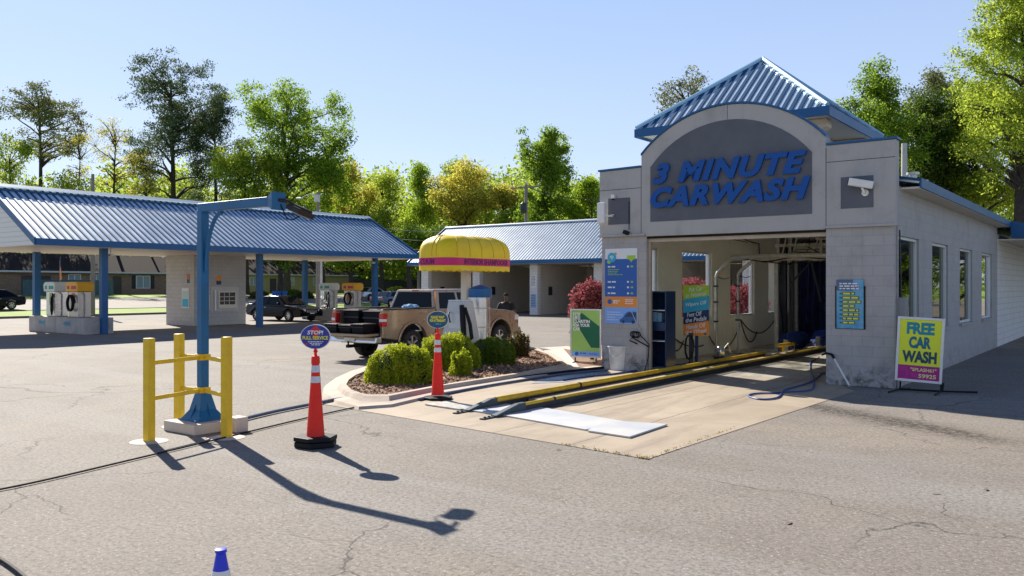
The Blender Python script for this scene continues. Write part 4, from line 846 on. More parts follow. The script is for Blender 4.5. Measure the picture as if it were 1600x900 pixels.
def tree(lab, cat, nm, u, Y, topv, hwpx, lowv, shape, m, seed, n=150, per=34, leaf=.28, spread=.6, trunk=.35, group=None, at=None, lumps=14, bark=None, lean=0, bare=0, flat=.75, limbs=True, hh=None, wr=None):
    rs = np.random.RandomState(seed)
    a, b = D(u, Y) if at is None else at; zb = terr(a)
    if hh is None: H = 2+(HZ-topv)*Y/F-zb; rx = hwpx*Y/F; low = max(1.0, 2+(HZ-lowv)*Y/F-zb)
    else: H, rx, low = hh, wr[0], wr[1]
    r = root(nm, lab, cat, a, b, zb, 0, group); zc_ = (H+low)/2; rz = (H-low)/2*.97
    C = spread_pts(rs, int(n*1.5), shape, rx, rz, int(lumps*1.5)); C[:, 2] += zc_
    tb = MB(); tp = []; K = 9; top = H-.2*(H-low) if shape != 'round' else low+(H-low)*.72
    for i in range(K+1):
        t = i/K; tp.append(Vector((lean*t+.25*math.sin(t*5+seed)*t, .2*math.cos(t*4+seed)*t, top*t)))
    tb.tube(tp, [trunk*(1-.82*(i/K)**1.1)*(1.35 if i == 0 else 1) for i in range(K+1)], 9)
    if limbs:
        # main limbs to a few lumps, twigs from limbs to the clusters
        idx = rs.choice(len(C), min(len(C), 16+lumps), replace=False); ends = []
        for k in idx:
            c = Vector(C[k]); hz = max(low*.75, min(top*.93, c.z-rs.uniform(.25, .75)*math.hypot(c.x, c.y))); t = hz/top; i = min(K-1, int(t*K)); s_ = tp[i].lerp(tp[i+1], t*K-i)
            mid = s_.lerp(c, .5)+Vector((rs.normal()*.12*rx*.5, rs.normal()*.12*rx*.5, rs.uniform(-.02, .12)*rx)); r0 = trunk*(.52-.28*t)
            pts = [s_, s_.lerp(mid, .5)+Vector((0, 0, .02*rx)), mid, mid.lerp(c, .5)+Vector((rs.normal()*.03*rx, rs.normal()*.03*rx, 0)), c]
            tb.tube(pts, [r0, r0*.8, r0*.6, r0*.4, r0*.15], 6); ends += [(mid, r0*.5), (pts[3], r0*.4), (pts[1], r0*.7)]
        E = np.array([tuple(e[0]) for e in ends])
        for k in range(0, len(C), 3 if not bare else 1):
            dd = ((E-C[k])**2).sum(1); j = int(dd.argmin()); e = ends[j]; c = Vector(C[k]); md = e[0].lerp(c, .55)+Vector((0, 0, .04*rx)); tb.tube([e[0], md, c], [e[1]*.45, e[1]*.28, .02], 4)
    tb.build('trunk', bark or BARK, r, smooth=True)
    keep = C if not bare else C[rs.rand(len(C)) > bare]
    leaves('crown', keep, int(per*(.8 if shape == 'pine' else 1.0))+3, spread*.62, leaf*.55, m, r, seed+7, flat)
    return r
GB = leafmat('fresh_green_leaf', (.10, .19, .015), (.29, .40, .04), .5)
GY = leafmat('yellow_green_leaf', (.12, .19, .02), (.31, .39, .05), .5)
GO = leafmat('golden_leaf', (.22, .23, .03), (.44, .42, .07), .5)
GM = leafmat('mid_green_leaf', (.06, .13, .015), (.20, .30, .03), .5)
GD = leafmat('deep_green_leaf', (.02, .05, .012), (.09, .14, .02), .45)
GP = leafmat('pine_needles', (.035, .065, .035), (.13, .17, .07), .25)
GPY = leafmat('pine_needles_olive', (.06, .085, .03), (.22, .23, .07), .25)
TG = 'trees standing behind the lots and houses'
tree('tall pine at the far left with a dome of olive needles and bare forked trunk', 'tree', 'pine_tree', 62, 118, 120, 72, 290, 'pine', GPY, 11, 150, 60, .26, .75, .45, TG, lumps=16, flat=.45)
tree('tallest dark pine with ragged spreading boughs left of the lamp post', 'tree', 'pine_tree', 270, 124, 76, 98, 345, 'pine', GP, 12, 330, 70, .27, .8, .55, TG, lumps=24, flat=.5)
tree('narrower dark pine close behind the right side of the tallest pine', 'tree', 'pine_tree', 338, 128, 122, 46, 350, 'pine', GP, 13, 190, 60, .27, .8, .4, TG, lumps=18, flat=.5)
tree('thin grey spring tree with sparse tan buds between the two pines', 'tree', 'bare_tree', 180, 112, 178, 50, 300, 'round', GO, 14, 130, 14, .2, .5, .3, TG, lumps=16, bare=.35)
tree('slender sparse tree with few yellow leaves right of the left pine', 'tree', 'bare_tree', 122, 116, 205, 36, 310, 'round', GO, 15, 90, 14, .2, .5, .25, TG, bare=.3)
tree('sparse tan leaved tree just left of the dark pine trunk', 'tree', 'bare_tree', 226, 118, 225, 36, 330, 'round', GO, 16, 90, 20, .22, .5, .25, TG, bare=.2)
tree('yellow green tree low at the left edge below the pine', 'tree', 'leafy_tree', 15, 112, 205, 40, 330, 'round', GY, 17, 110, 34, .28, .8, .3, TG)
tree('low yellow green tree behind the canopy at the left pine trunk', 'tree', 'leafy_tree', 100, 108, 262, 50, 380, 'round', GY, 18, 110, 34, .28, .8, .3, TG)
tree('large open green oak right of the pines with forked pale trunk', 'tree', 'oak_tree', 448, 116, 121, 112, 330, 'round', GM, 19, 370, 56, .3, .75, .5, TG, lumps=26)
tree('shorter bright green tree below the left side of the oak', 'tree', 'leafy_tree', 385, 112, 205, 60, 390, 'round', GY, 20, 170, 50, .3, .85, .35, TG)
tree('bright green tree rising under the right side of the oak', 'tree', 'leafy_tree', 505, 114, 232, 45, 400, 'round', GB, 21, 130, 50, .3, .85, .35, TG)
tree('golden leaved tree right of the oak over the canopy ridge', 'tree', 'leafy_tree', 548, 128, 256, 45, 400, 'round', GO, 22, 150, 50, .3, .85, .35, TG)
tree('vivid yellow green tree above the right end of the canopy', 'tree', 'leafy_tree', 596, 122, 258, 48, 410, 'round', GY, 23, 170, 56, .3, .85, .35, TG)
tree('green tree with a pointed top between the canopy and the yellow awning', 'tree', 'leafy_tree', 655, 126, 252, 44, 410, 'cone', GB, 24, 170, 50, .3, .85, .35, TG)
tree('wide golden tree with dark forked limbs behind the left end of the bay roof', 'tree', 'leafy_tree', 728, 120, 250, 70, 350, 'round', GO, 25, 230, 46, .3, .8, .4, TG, lumps=20)
tree('yellow green tree peeking above the back of the wide golden tree', 'tree', 'leafy_tree', 705, 135, 252, 40, 400, 'round', GM, 26, 130, 50, .3, .85, .35, TG)
tree('small golden tree left of the tall columnar tree', 'tree', 'leafy_tree', 785, 116, 292, 40, 390, 'round', GO, 27, 150, 50, .3, .8, .3, TG)
tree('tall dense columnar green tree alone against the sky above the bays', 'tree', 'leafy_tree', 852, 105, 206, 54, 400, 'col', GM, 28, 280, 66, .28, .6, .4, TG, lumps=20)
tree('lower green tree between the columnar tree and the car wash', 'tree', 'leafy_tree', 922, 105, 276, 46, 400, 'round', GB, 29, 170, 50, .28, .75, .35, TG)
tree('yellow green tree hidden low behind the columnar tree', 'tree', 'leafy_tree', 815, 112, 320, 40, 400, 'round', GY, 30, 110, 50, .28, .75, .3, TG)
tree('sparse tan and green tree left of the pyramid roof', 'tree', 'leafy_tree', 1082, 62, 100, 66, 262, 'round', GPY, 31, 120, 26, .17, .45, .28, TG, lumps=16, bare=.1)
tree('leafy green tree right behind the pyramid roof', 'tree', 'leafy_tree', 1362, 48, 100, 84, 330, 'round', GM, 32, 330, 70, .13, .36, .25, TG, lumps=20)
tree('dark green tree between the leafy one and the huge yellow tree', 'tree', 'leafy_tree', 1435, 52, 140, 84, 350, 'round', GD, 33, 320, 70, .14, .42, .25, TG, lumps=18)
tree('thin olive tree top poking up left of the huge yellow tree', 'tree', 'leafy_tree', 1466, 58, 104, 60, 330, 'round', GPY, 34, 170, 40, .15, .42, .22, TG)
tree('huge yellow green tree filling the right edge of the view', 'tree', 'leafy_tree', 1595, 46, -60, 112, 350, 'round', GY, 35, 480, 80, .14, .42, .4, TG, lumps=34)
tree('bright yellow green tree in front of the right edge tree trunk', 'tree', 'leafy_tree', 1520, 52, 128, 90, 370, 'round', GY, 36, 360, 76, .14, .42, .3, TG, lumps=20)
tree('tree beyond the right edge reflected in the side windows', 'tree', 'leafy_tree', 0, 0, 0, 0, 0, 'round', GM, 37, 230, 56, .22, .6, .35, TG, at=(9, 42), hh=12, wr=(4.5, .5))
tree('second tree beyond the right edge reflected in the side windows', 'tree', 'leafy_tree', 0, 0, 0, 0, 0, 'round', GB, 38, 230, 56, .22, .6, .35, TG, at=(13, 58), hh=14, wr=(6, .5))
tree('third tree beyond the right edge reflected in the side windows', 'tree', 'leafy_tree', 0, 0, 0, 0, 0, 'round', GM, 39, 230, 56, .25, .7, .4, TG, at=(12, 82), hh=15, wr=(8, .5))
tree('fourth tree beyond the right edge reflected in the side windows', 'tree', 'leafy_tree', 0, 0, 0, 0, 0, 'round', GD, 40, 200, 56, .25, .7, .4, TG, at=(20, 70), hh=15, wr=(8, .5))
# trees whose trunks stand before the far houses
for i, (u, Y, m_, lab) in enumerate(((437, 96, GM, 'dark trunked tree before the yellow house seen under the canopy'), (548, 104, GB, 'green tree beyond the far vacuum island seen under the canopy'), (640, 96, GM, 'green tree beside the right end of the canopy, trunk visible below'), (690, 104, GD, 'dark green tree seen below the yellow awning'))):
    tree(lab, 'tree', 'leafy_tree', u, Y, 350, 44, 425, 'round', m_, 50+i, 110, 44, .25, .7, .38, TG)
# far-off wood behind everything: one mass
rs = np.random.RandomState(77); pts = []
for k in range(3600):
    u = rs.uniform(-150, 1750); Y = rs.uniform(138, 175); a, b = D(u, Y); base = (282 if 470 < u < 830 else 290)+18*math.sin(u*.021)+14*math.sin(u*.057+1); vv = rs.uniform(base, 440); pts.append((a, b, 2+(HZ-vv)*Y/F))
o = site(leaves('woodland', pts, 44, 1.4, .42, leafmat('far_wood_leaf', (.10, .16, .02), (.28, .36, .05), .5), None, 78)); o['kind'] = 'stuff'; o['label'] = 'far-off green wood behind the houses and bays'; o['category'] = 'woodland'
# red maples beside the left wall
LRM = leafmat('red_maple_leaf', (.13, .025, .03), (.36, .12, .11), .3)
for i, ((a, b), rx, h, lab) in enumerate(((D(925, 23.0), .62, 2.2, 'dome shaped red leaved maple beside the left pier of the car wash'), ((-8.2, 5.6), .9, 2.2, 'red maple outside the first tunnel window'), ((-8.2, 8.6), 1.05, 2.3, 'red maple outside the second tunnel window'), ((-8.0, 12.2), 1.0, 2.1, 'red maple outside the third tunnel window'))):
    r = root('red_maple', lab, 'maple', a, b, .0, 0, 'red maples along the left wall')
    MB().tube([(0, 0, 0), (.05, 0, .5), (.0, .05, h*.6)], [.06, .05, .03], 8).tube([(.03, 0, .4), (.35, .1, h*.6)], [.035, .02], 6).tube([(.03, 0, .4), (-.35, -.1, h*.6)], [.035, .02], 6).build('trunk', BARK, r, smooth=True)
    rs = np.random.RandomState(60+i); d = rs.normal(size=(1500, 3)); d /= np.linalg.norm(d, axis=1)[:, None]
    q = d*rs.uniform(.6, 1, (1500, 1))*np.array([rx, rx, h*.42])*(1+.06*np.sin(d[:, :1]*9)); q[:, 2] += h*.57; q[:, 2] -= .0
    leaves('foliage', q, 9, .05, .04, LRM, r, 61+i, .8)
MB_ = MB().poly(gp([(880, 545), (938, 556), (945, 572), (905, 574), (893, 560)], .012)); struct(site(MB_.build('pier_mulch_bed', MUL)))
struct(site(MB().poly(gp([(812, 546), (886, 541), (930, 552), (945, 560), (945, 578), (905, 582), (880, 566), (842, 552)], .009)).build('concrete_walk', WALKM)))
# ------------------------------------------------------------------ vacuum and shampoo station on the island
va, vb = D(745, 22.6)
r = root('concrete_plinth', 'low pale concrete plinth under the vacuum station', 'plinth', va+.25, vb+.35)
MB().box(-.75, .33, -.55, .4, 0, .5).build('block', WALKM, r, bevel=.02)
r = root('vacuum_cylinder', 'shiny steel vacuum cylinder with blue domed cap and VACUUM sticker', 'vacuum', *D(750, 22.4), .502)
MB().lathe([(.265, 0), (.265, 1.28), (.25, 1.28)], n=36).build('drum', STEEL, r, smooth=True)
MB().lathe([(.27, .4), (.272, .42), (.27, .44)], n=36, cap=False).lathe([(.27, .9), (.272, .92), (.27, .94)], n=36, cap=False).build('band', GALV, r)
MB().lathe([(.305, 1.2), (.315, 1.22), (.315, 1.42), (.2, 1.48), (.08, 1.52), (.02, 1.53)], n=36).build('cap', mat('cap_blue', (.008, .12, .33), .4), r, smooth=True)
lb = MB().box(-.16, -.02, -.262, -.25, .42, 1.2).x(Matrix.Rotation(R(-25), 4, 'Z')); lb.build('label', WINK, r)
mb = text_mb('VACUUM', .7, .1, .006, .04); mb.x(Matrix.Rotation(R(-25), 4, 'Z')@Matrix.Translation((-.09, -.266, .8))@Matrix.Rotation(R(-90), 4, 'Y')); mb.build('lettering', mat('dark_purple_ink', (.04, .01, .12), .5), r, norm=False)
r = root('vacuum_cylinder', 'small red domed lamp post head behind the vacuum cylinder', 'hydrant', *D(744, 27.6), 0)
bpy.data.objects.remove(r)
GREYM = mat('light_grey_machine', (.50, .51, .52), .4, .2, var=.08, vs=3)
ma, mb2 = D(713, 21.6); r = root('shampoo_machine', 'light grey sloping cabinet machine with black hose on its side', 'carpet shampooer', ma, mb2, .1, R(4))
MB().frus(-.34, .60, -.32, .36, 0, -.12, .38, -.18, .2, 1.52).build('cabinet', GREYM, r, bevel=.012)
MB().frus(-.13, .39, -.19, .21, 1.521, -.11, .37, -.17, .19, 1.55).build('lid', WHITE, r)
MB().frus(-.13, .33, -.29, -.27, .22, -.03, .27, -.215, -.2, 1.2).build('door_panel', mat('machine_panel', (.58, .59, .6), .35, .2), r)
MB().tube([(-.02, -.26, 1.25), (.0, -.33, 1.18), (.03, -.3, .98)], .02).lathe([(.03, .3), (.03, .33)], (.1, -.3), 10).build('handle', DARK, r)
MB().tube([(.33, -.22, 1.42), (.4, -.27, 1.1), (.47, -.33, .75), (.52, -.36, .35)], [.06, .075, .07, .05], 8).tube([(.42, -.2, 1.36), (.6, -.24, .95), (.66, -.25, .62), (.55, -.3, .5)], [.04, .05, .05, .04], 8).build('hose', BLACK, r, smooth=True)
mw = MB(); linewords(mw, .1, .28, .62, .012, -.285, rr_); mw.build('small_print', NAVY, r)
# yellow awning
aa_, ab_ = D(728, 22.8); aw = root('awning', 'domed yellow awning with magenta VACUUM and INTERIOR SHAMPOOER band on a post', 'awning', aa_, ab_)
MB().box(-.1, .1, -.1, .1, .1, 3.05).build('post', mat('cream_post_paint', (.66, .62, .52), .5, var=.05), aw, bevel=.01)
YAW = mat('yellow_awning_cloth', (.90, .68, .004), .5, c2=(.82, .55, .003, 1), vs=2, bump=.15, bs=14)
AX, AY, AR = .62, 1.42, .42
def rrect(hx, hy, rad, step=.035):
    segs = []; P = []
    cs_ = [(hx-rad, -hy+rad, -90), (hx-rad, hy-rad, 0), (-hx+rad, hy-rad, 90), (-hx+rad, -hy+rad, 180)]
    for cx, cy, a0 in cs_:
        for k in range(9): t = R(a0+90*k/8); P.append((cx+rad*math.cos(t), cy+rad*math.sin(t)))
    Q = []
    for i in range(len(P)):
        p, q = P[i], P[(i+1) % len(P)]; l = math.hypot(q[0]-p[0], q[1]-p[1]); nn = max(1, int(l/step))
        for k in range(nn): Q.append((p[0]+(q[0]-p[0])*k/nn, p[1]+(q[1]-p[1])*k/nn))
    return Q
per_ = rrect(AX, AY, AR); NP = len(per_)
rows = []; 
for i, (z, ins) in enumerate([(2.40, 0), (2.76, 0), (2.92, .0), (3.04, .025), (3.15, .075), (3.24, .15), (3.31, .26), (3.335, .38)]):
    Pq = rrect(AX, AY, AR); row = []
    for j, (x, y) in enumerate(Pq):
        k = 1-ins/AX; ky = 1-ins/AY*1.25; zz = z+(.012*math.sin(j*.9) if i == 0 else 0)+(-.02*abs(math.sin(j*.13)) if i > 4 else 0)
        row.append((x*k, y*ky, zz))
    rows.append(row)
ab = MB(); ab.add([p for row in rows for p in row], [(i*NP+k, i*NP+(k+1) % NP, (i+1)*NP+(k+1) % NP, (i+1)*NP+k) for i in range(len(rows)-1) for k in range(NP)])
ab.build('canopy', YAW, aw, smooth=True)
top = MB(); top.add(rows[-1]+[(0, 0, 3.25)], [(i, (i+1) % NP, NP) for i in range(NP)]); top.build('top_cloth', mat('weathered_top', (.75, .68, .55), .7, c2=(.08, .10, .16, 1), vs=3.5), aw, smooth=True)
sm = MB()
for j in range(0, NP, 14): sm.tube([Vector(rows[i][j])*1.001 for i in range(1, len(rows))], .008, 5)
sm.build('seam', mat('awning_seam', (.62, .34, .01), .6), aw)
SB = MB(); sp_ = [(x*1.006, y*1.003) for x, y in per_]
SB.add([(x, y, 2.53) for x, y in sp_]+[(x, y, 2.73) for x, y in sp_], [(k, (k+1) % NP, NP+(k+1) % NP, NP+k) for k in range(NP)]); SB.build('magenta_band', mat('awning_magenta', (.62, .01, .16), .5), aw, smooth=True)
cum = [0]
for i in range(NP): p, q = per_[i], per_[(i+1) % NP]; cum.append(cum[-1]+math.hypot(q[0]-p[0], q[1]-p[1]))
TL = cum[-1]
def onper(s_, off):
    s_ %= TL; i = next(k for k in range(NP) if cum[k+1] >= s_); p, q = per_[i], per_[(i+1) % NP]; l = cum[i+1]-cum[i]; t = (s_-cum[i])/l
    nx, ny = (q[1]-p[1])/l, -(q[0]-p[0])/l; return (p[0]+(q[0]-p[0])*t)*1.006+nx*off, (p[1]+(q[1]-p[1])*t)*1.003+ny*off
# perimeter starts at bottom of the front right corner arc (x=hx-rad,y=-hy): front edge lies before it
PUR = mat('awning_purple_ink', (.12, .0, .10), .5)
def bent(body, wd, smid):
    mb = text_mb(body, wd, .14, .004, .03, .0, 1.0); vs = []
    for x, y, z in mb.v:
        X, Y_ = onper(smid+x, .004-y); vs.append((X, Y_, 2.63+z))
    mb.v = vs; mb.build('lettering', PUR, aw, norm=False)
arcl = AR*math.pi/2
bent('INTERIOR SHAMPOOER', 1.85, arcl+(AY-AR)*1.12); bent('VACUUM', .72, -.42)
# ------------------------------------------------------------------ wheels and vehicles (x right, y forward, origin under the rear axle)
def wheel(parent, x, y, rad, wd, side, spokes=6):
    t = MB().lathe([(rad*.62, -wd/2), (rad*.9, -wd/2), (rad*.985, -wd*.36), (rad, -wd*.2), (rad, wd*.2), (rad*.985, wd*.36), (rad*.9, wd/2), (rad*.62, wd/2), (rad*.60, 0)], n=32, cap=False)
    M = Matrix.Translation((x, y, rad))@Matrix.Rotation(R(90)*side, 4, 'Y'); t.x(M); w_ = t.build('wheel', TYRE, parent, smooth=True)
    m_ = MB().lathe([(rad*.63, -wd*.3), (rad*.63, wd*.42), (rad*.57, wd*.42), (rad*.55, wd*.1)], n=32, cap=False).lathe([(.02, wd*.34), (rad*.17, wd*.34), (rad*.17, wd*.1)], n=16)
    for k in range(spokes):
        s_ = MB().frus(rad*.1, rad*.6, -rad*.1, rad*.1, wd*.18, rad*.1, rad*.6, -rad*.07, rad*.07, wd*.34); s_.x(Matrix.Rotation(2*math.pi*k/spokes, 4, 'Z')); m_.add(s_.v, s_.f)
    m_.x(M); m_.build('rim', RIM, w_, smooth=True)
    MB().lathe([(rad*.56, wd*.08), (.01, wd*.08)], n=24, cap=False).x(M).build('brake_disc', DARK, w_)
    return w_
def arcpts(cy, cz, rr, a0, a1, n=10): return [(cy+rr*math.cos(R(a0+(a1-a0)*k/n)), cz+rr*math.sin(R(a0+(a1-a0)*k/n))) for k in range(n+1)]
def sideglass(pts, xin, parent, nm, m_=GLD, t=.0):   # quad panes on tapered sides
    MB().poly(pts).build(nm, m_, parent)
TAN = mat('pale_gold_car_paint', (.36, .27, .185), .28, .55, .5, coat=.6, var=.06)
tk = root('pickup_truck', 'tan four door pickup truck with lowered tailgate behind the island shrubs', 'pickup truck', -13.1, -.7)
WBs = 3.9; rw = .405
low = [(.93, .5)]+[(WBs-.53, .47)]+arcpts(WBs, .45, .53, 176, 4)+[(WBs+.55, .45), (4.74, .48), (4.85, .62), (4.86, .98), (4.78, 1.14), (4.6, 1.21), (4.1, 1.27), (3.5, 1.31), (.93, 1.33)]
def taper(mb, z0=1.0, amt=.06, cut=0.0):
    mb.v = [(v[0]*(1-amt*max(0, v[2]-z0)/.4-cut*max(0, abs(v[1]-4.6)*0)), v[1], v[2]) for v in mb.v]; return mb
def rounded_body(poly, hw, nm, m_, parent):
    mb = MB(); lay = [(-hw, .0), (-hw*.55, 0), (hw*.55, 0), (hw, .0)]; mb.prism(poly, -hw, hw, 'x')
    o = mb.build(nm, m_, parent, bevel=.05); return o
rounded_body(low, .98, 'body', TAN, tk)
for sx in (-1, 1):
    bp = [(-1.15, .62), (-.60, .55)]+arcpts(0, .45, .53, 170, 8)+[(.56, .5), (.925, .5), (.925, 1.38), (-1.15, 1.38)]
    x0, x1 = sorted((sx*.98, sx*.86)); MB().prism(bp, x0, x1, 'x').build('bed_side', TAN, tk, bevel=.03)
    MB().box(min(sx*.86, sx*.99), max(sx*.86, sx*.99), -1.1, .9, 1.38, 1.40).build('bed_rail_cap', BLACK, tk, bevel=.006)
    # arch lips
    for cy in (0, WBs):
        o_ = arcpts(cy, .45, .60, 176, 4, 14); i_ = arcpts(cy, .45, .53, 176, 4, 14)[::-1]; x0, x1 = sorted((sx*.985, sx*1.02)); MB().prism(o_+i_, x0, x1, 'x').build('wheel_arch', TAN, tk, bevel=.012)
    for y in (0, WBs): wheel(tk, sx*.86, y, rw, .26, sx)
    tl = [(-1.16, .93), (-1.0, .93), (-.97, 1.28), (-1.16, 1.28)]; x0, x1 = sorted((sx*.84, sx*.992)); t_ = MB().prism(tl, x0, x1, 'x').build('tail_light', mat('tail_light_red', (.55, .012, .015), .15, coat=1), tk, bevel=.02)
    MB().box(min(sx*.86, sx*.995), max(sx*.86, sx*.995), -1.168, -1.02, 1.06, 1.13).build('reverse_lens', WHITE, t_)
    # bumper ends + headlights + mirrors
    hd = [(4.62, .93), (4.855, .93), (4.865, 1.09), (4.66, 1.12)]; x0, x1 = sorted((sx*.66, sx*.983)); MB().prism(hd, x0, x1, 'x').build('headlight', mat('headlight_lens', (.7, .72, .74), .08, coat=1), tk, bevel=.02)
    mm = MB().cbox((sx*1.12, 3.05, 1.42), (.2, .12, .26)).box(min(sx*.95, sx*1.03), max(sx*.95, sx*1.03), 3.02, 3.1, 1.33, 1.38); mm.build('mirror', BLACK, tk, bevel=.03)
MB().box(-.86, .86, -1.12, .92, .72, .76).box(-.86, .86, .88, .93, .76, 1.38).box(-.8, .8, -1.0, 4.6, .45, .7).build('bed_floor', DARK, tk)
tg = MB().box(-.84, .84, -1.70, -1.13, .68, .75).build('tailgate', TAN, tk, bevel=.015); MB().box(-.78, .78, -1.68, -1.15, .752, .76).build('inner_liner', BLACK, tg)
bm_ = MB().prism([(-1.42, .50), (-1.17, .50), (-1.17, .66), (-1.38, .66)], -.97, .97, 'x').build('rear_bumper', CHROME, tk, bevel=.025)
MB().box(-.2, .2, -1.425, -1.42, .52, .62).build('number_plate', WHITE, bm_); MB().box(-.3, .3, -1.4, -1.2, .662, .67).build('bumper_step', BLACK, bm_)
MB().box(-.05, .05, -1.5, -1.1, .36, .44).lathe([(.03, .44), (.02, .49), (.04, .53)], (0, -1.46), 12).build('tow_hitch', BLACK, tk)
MB().box(-.98, .98, 4.84, 4.98, .5, .72).build('front_bumper', CHROME, tk, bevel=.03)
MB().box(-.62, .62, 4.855, 4.90, .8, 1.14).build('grille', CHROME, tk, bevel=.015)
# cab greenhouse
CT, CB = .74, .93
gh = MB().add([(-CB, .95, 1.3), (CB, .95, 1.3), (CB, 3.5, 1.3), (-CB, 3.5, 1.3), (-CT, 1.12, 1.90), (CT, 1.12, 1.90), (CT, 2.55, 1.92), (-CT, 2.55, 1.92)], [(4,5,6,7),(0,1,5,4),(1,2,6,5),(2,3,7,6),(3,0,4,7)])
gh.build('cab_roof', TAN, tk, bevel=.05)
def ghp(y, z, sx, off=.008):   # point on the side of the greenhouse
    t = (z-1.3)/.6; return (sx*(CB+(CT-CB)*t+off), y, z)
for sx in (-1, 1):
    for q in (((1.16, 1.36), (1.95, 1.36), (1.95, 1.82), (1.28, 1.82)), ((2.05, 1.36), (3.20, 1.36), (2.62, 1.82), (2.05, 1.82))):
        MB().poly([ghp(y, z, sx) for y, z in q]).build('side_window', GLD, tk)
    MB().box(min(sx*.975, sx*.984), max(sx*.975, sx*.984), 1.98, 2.0, .55, 1.33).box(min(sx*.975, sx*.984), max(sx*.975, sx*.984), .925, .945, .5, 1.36).box(min(sx*.975, sx*.984), max(sx*.975, sx*.984), 3.09, 3.11, .55, 1.31).build('door_gap', BLACK, tk)
    for y in (1.85, 2.95): MB().box(min(sx*.98, sx*1.01), max(sx*.98, sx*1.01), y-.1, y+.1, 1.1, 1.13).build('door_handle', CHROME, tk, bevel=.01)
    MB().box(min(sx*.93, sx*1.02), max(sx*.93, sx*1.02), .95, 3.3, .42, .48).build('running_board', BLACK, tk, bevel=.01)
def rearp(x, z): t = (z-1.3)/.6; return (x, .95+.17*t-.012, z)
MB().poly([rearp(-.78, 1.38), rearp(.78, 1.38), rearp(.64, 1.83), rearp(-.64, 1.83)]).build('rear_window', GLD, tk)
MB().poly([(-.82, 3.40, 1.37), (.82, 3.40, 1.37), (.66, 2.64, 1.87), (-.66, 2.64, 1.87)]).build('windshield', GLD, tk)
MB().box(-.12, .12, 1.1, 1.14, 1.86, 1.89).build('brake_light', REDI, tk)
# boxes in the bed
BT = mat('black_tote', (.006, .006, .009), .5, 0, .15, var=.2)
bxs = [(-.52, -1.38, .762, .5, .5, .24, 'black lidded tote on the tailgate, leftmost of three'), (.0, -1.36, .762, .46, .48, .22, 'black lidded tote on the tailgate between two others'), (.5, -1.38, .762, .44, .5, .26, 'black lidded tote on the tailgate beside the tail light'), (-.45, -.7, .762, .6, .5, .62, 'tall black crate at the left of the truck bed'), (.35, -.68, .762, .7, .5, .6, 'tall black crate at the right of the truck bed'), (-.4, -.05, .762, .6, .5, .6, 'black crate further up in the truck bed, left'), (.35, -.0, .762, .6, .5, .58, 'black crate further up in the truck bed, right')]
for i, (x, y, z, dx, dy, dz, lab) in enumerate(bxs):
    r = root('storage_tote', lab, 'tote', -13.1+x, -.7+y, z, R((i*7) % 5-2), 'black totes in the pickup bed')
    MB().frus(-dx*.44, dx*.44, -dy*.44, dy*.44, 0, -dx/2, dx/2, -dy/2, dy/2, dz*.86).build('bin', BT, r, bevel=.01)
    MB().cbox((0, 0, dz*.9), (dx*1.04, dy*1.04, dz*.08)).cbox((0, 0, dz*.95), (dx*.8, dy*.8, dz*.05)).build('lid', BT, r, bevel=.01)
    MB().box(-dx*.52, dx*.52, -dy*.5-.012, -dy*.5, dz*.6, dz*.66).build('rim_band', DARK, r)
r = root('blue_cloth', 'crumpled light blue cloth on the side rail of the truck bed', 'cloth', -12.35, -.55, 1.39)
q = random.Random(8); cb = bmesh.new(); bmesh.ops.create_icosphere(cb, subdivisions=3, radius=.2)
for v_ in cb.verts: v_.co = v_.co*(1+q.uniform(-.12, .12)); v_.co.z = max(0, v_.co.z*.6); v_.co.y *= 1.5
me = bpy.data.meshes.new('fabric'); cb.to_mesh(me); cb.free(); me.materials.append(mat('light_blue_cloth', (.12, .3, .55), .8)); o = bpy.data.objects.new('fabric', me); col.objects.link(o); o.parent = r
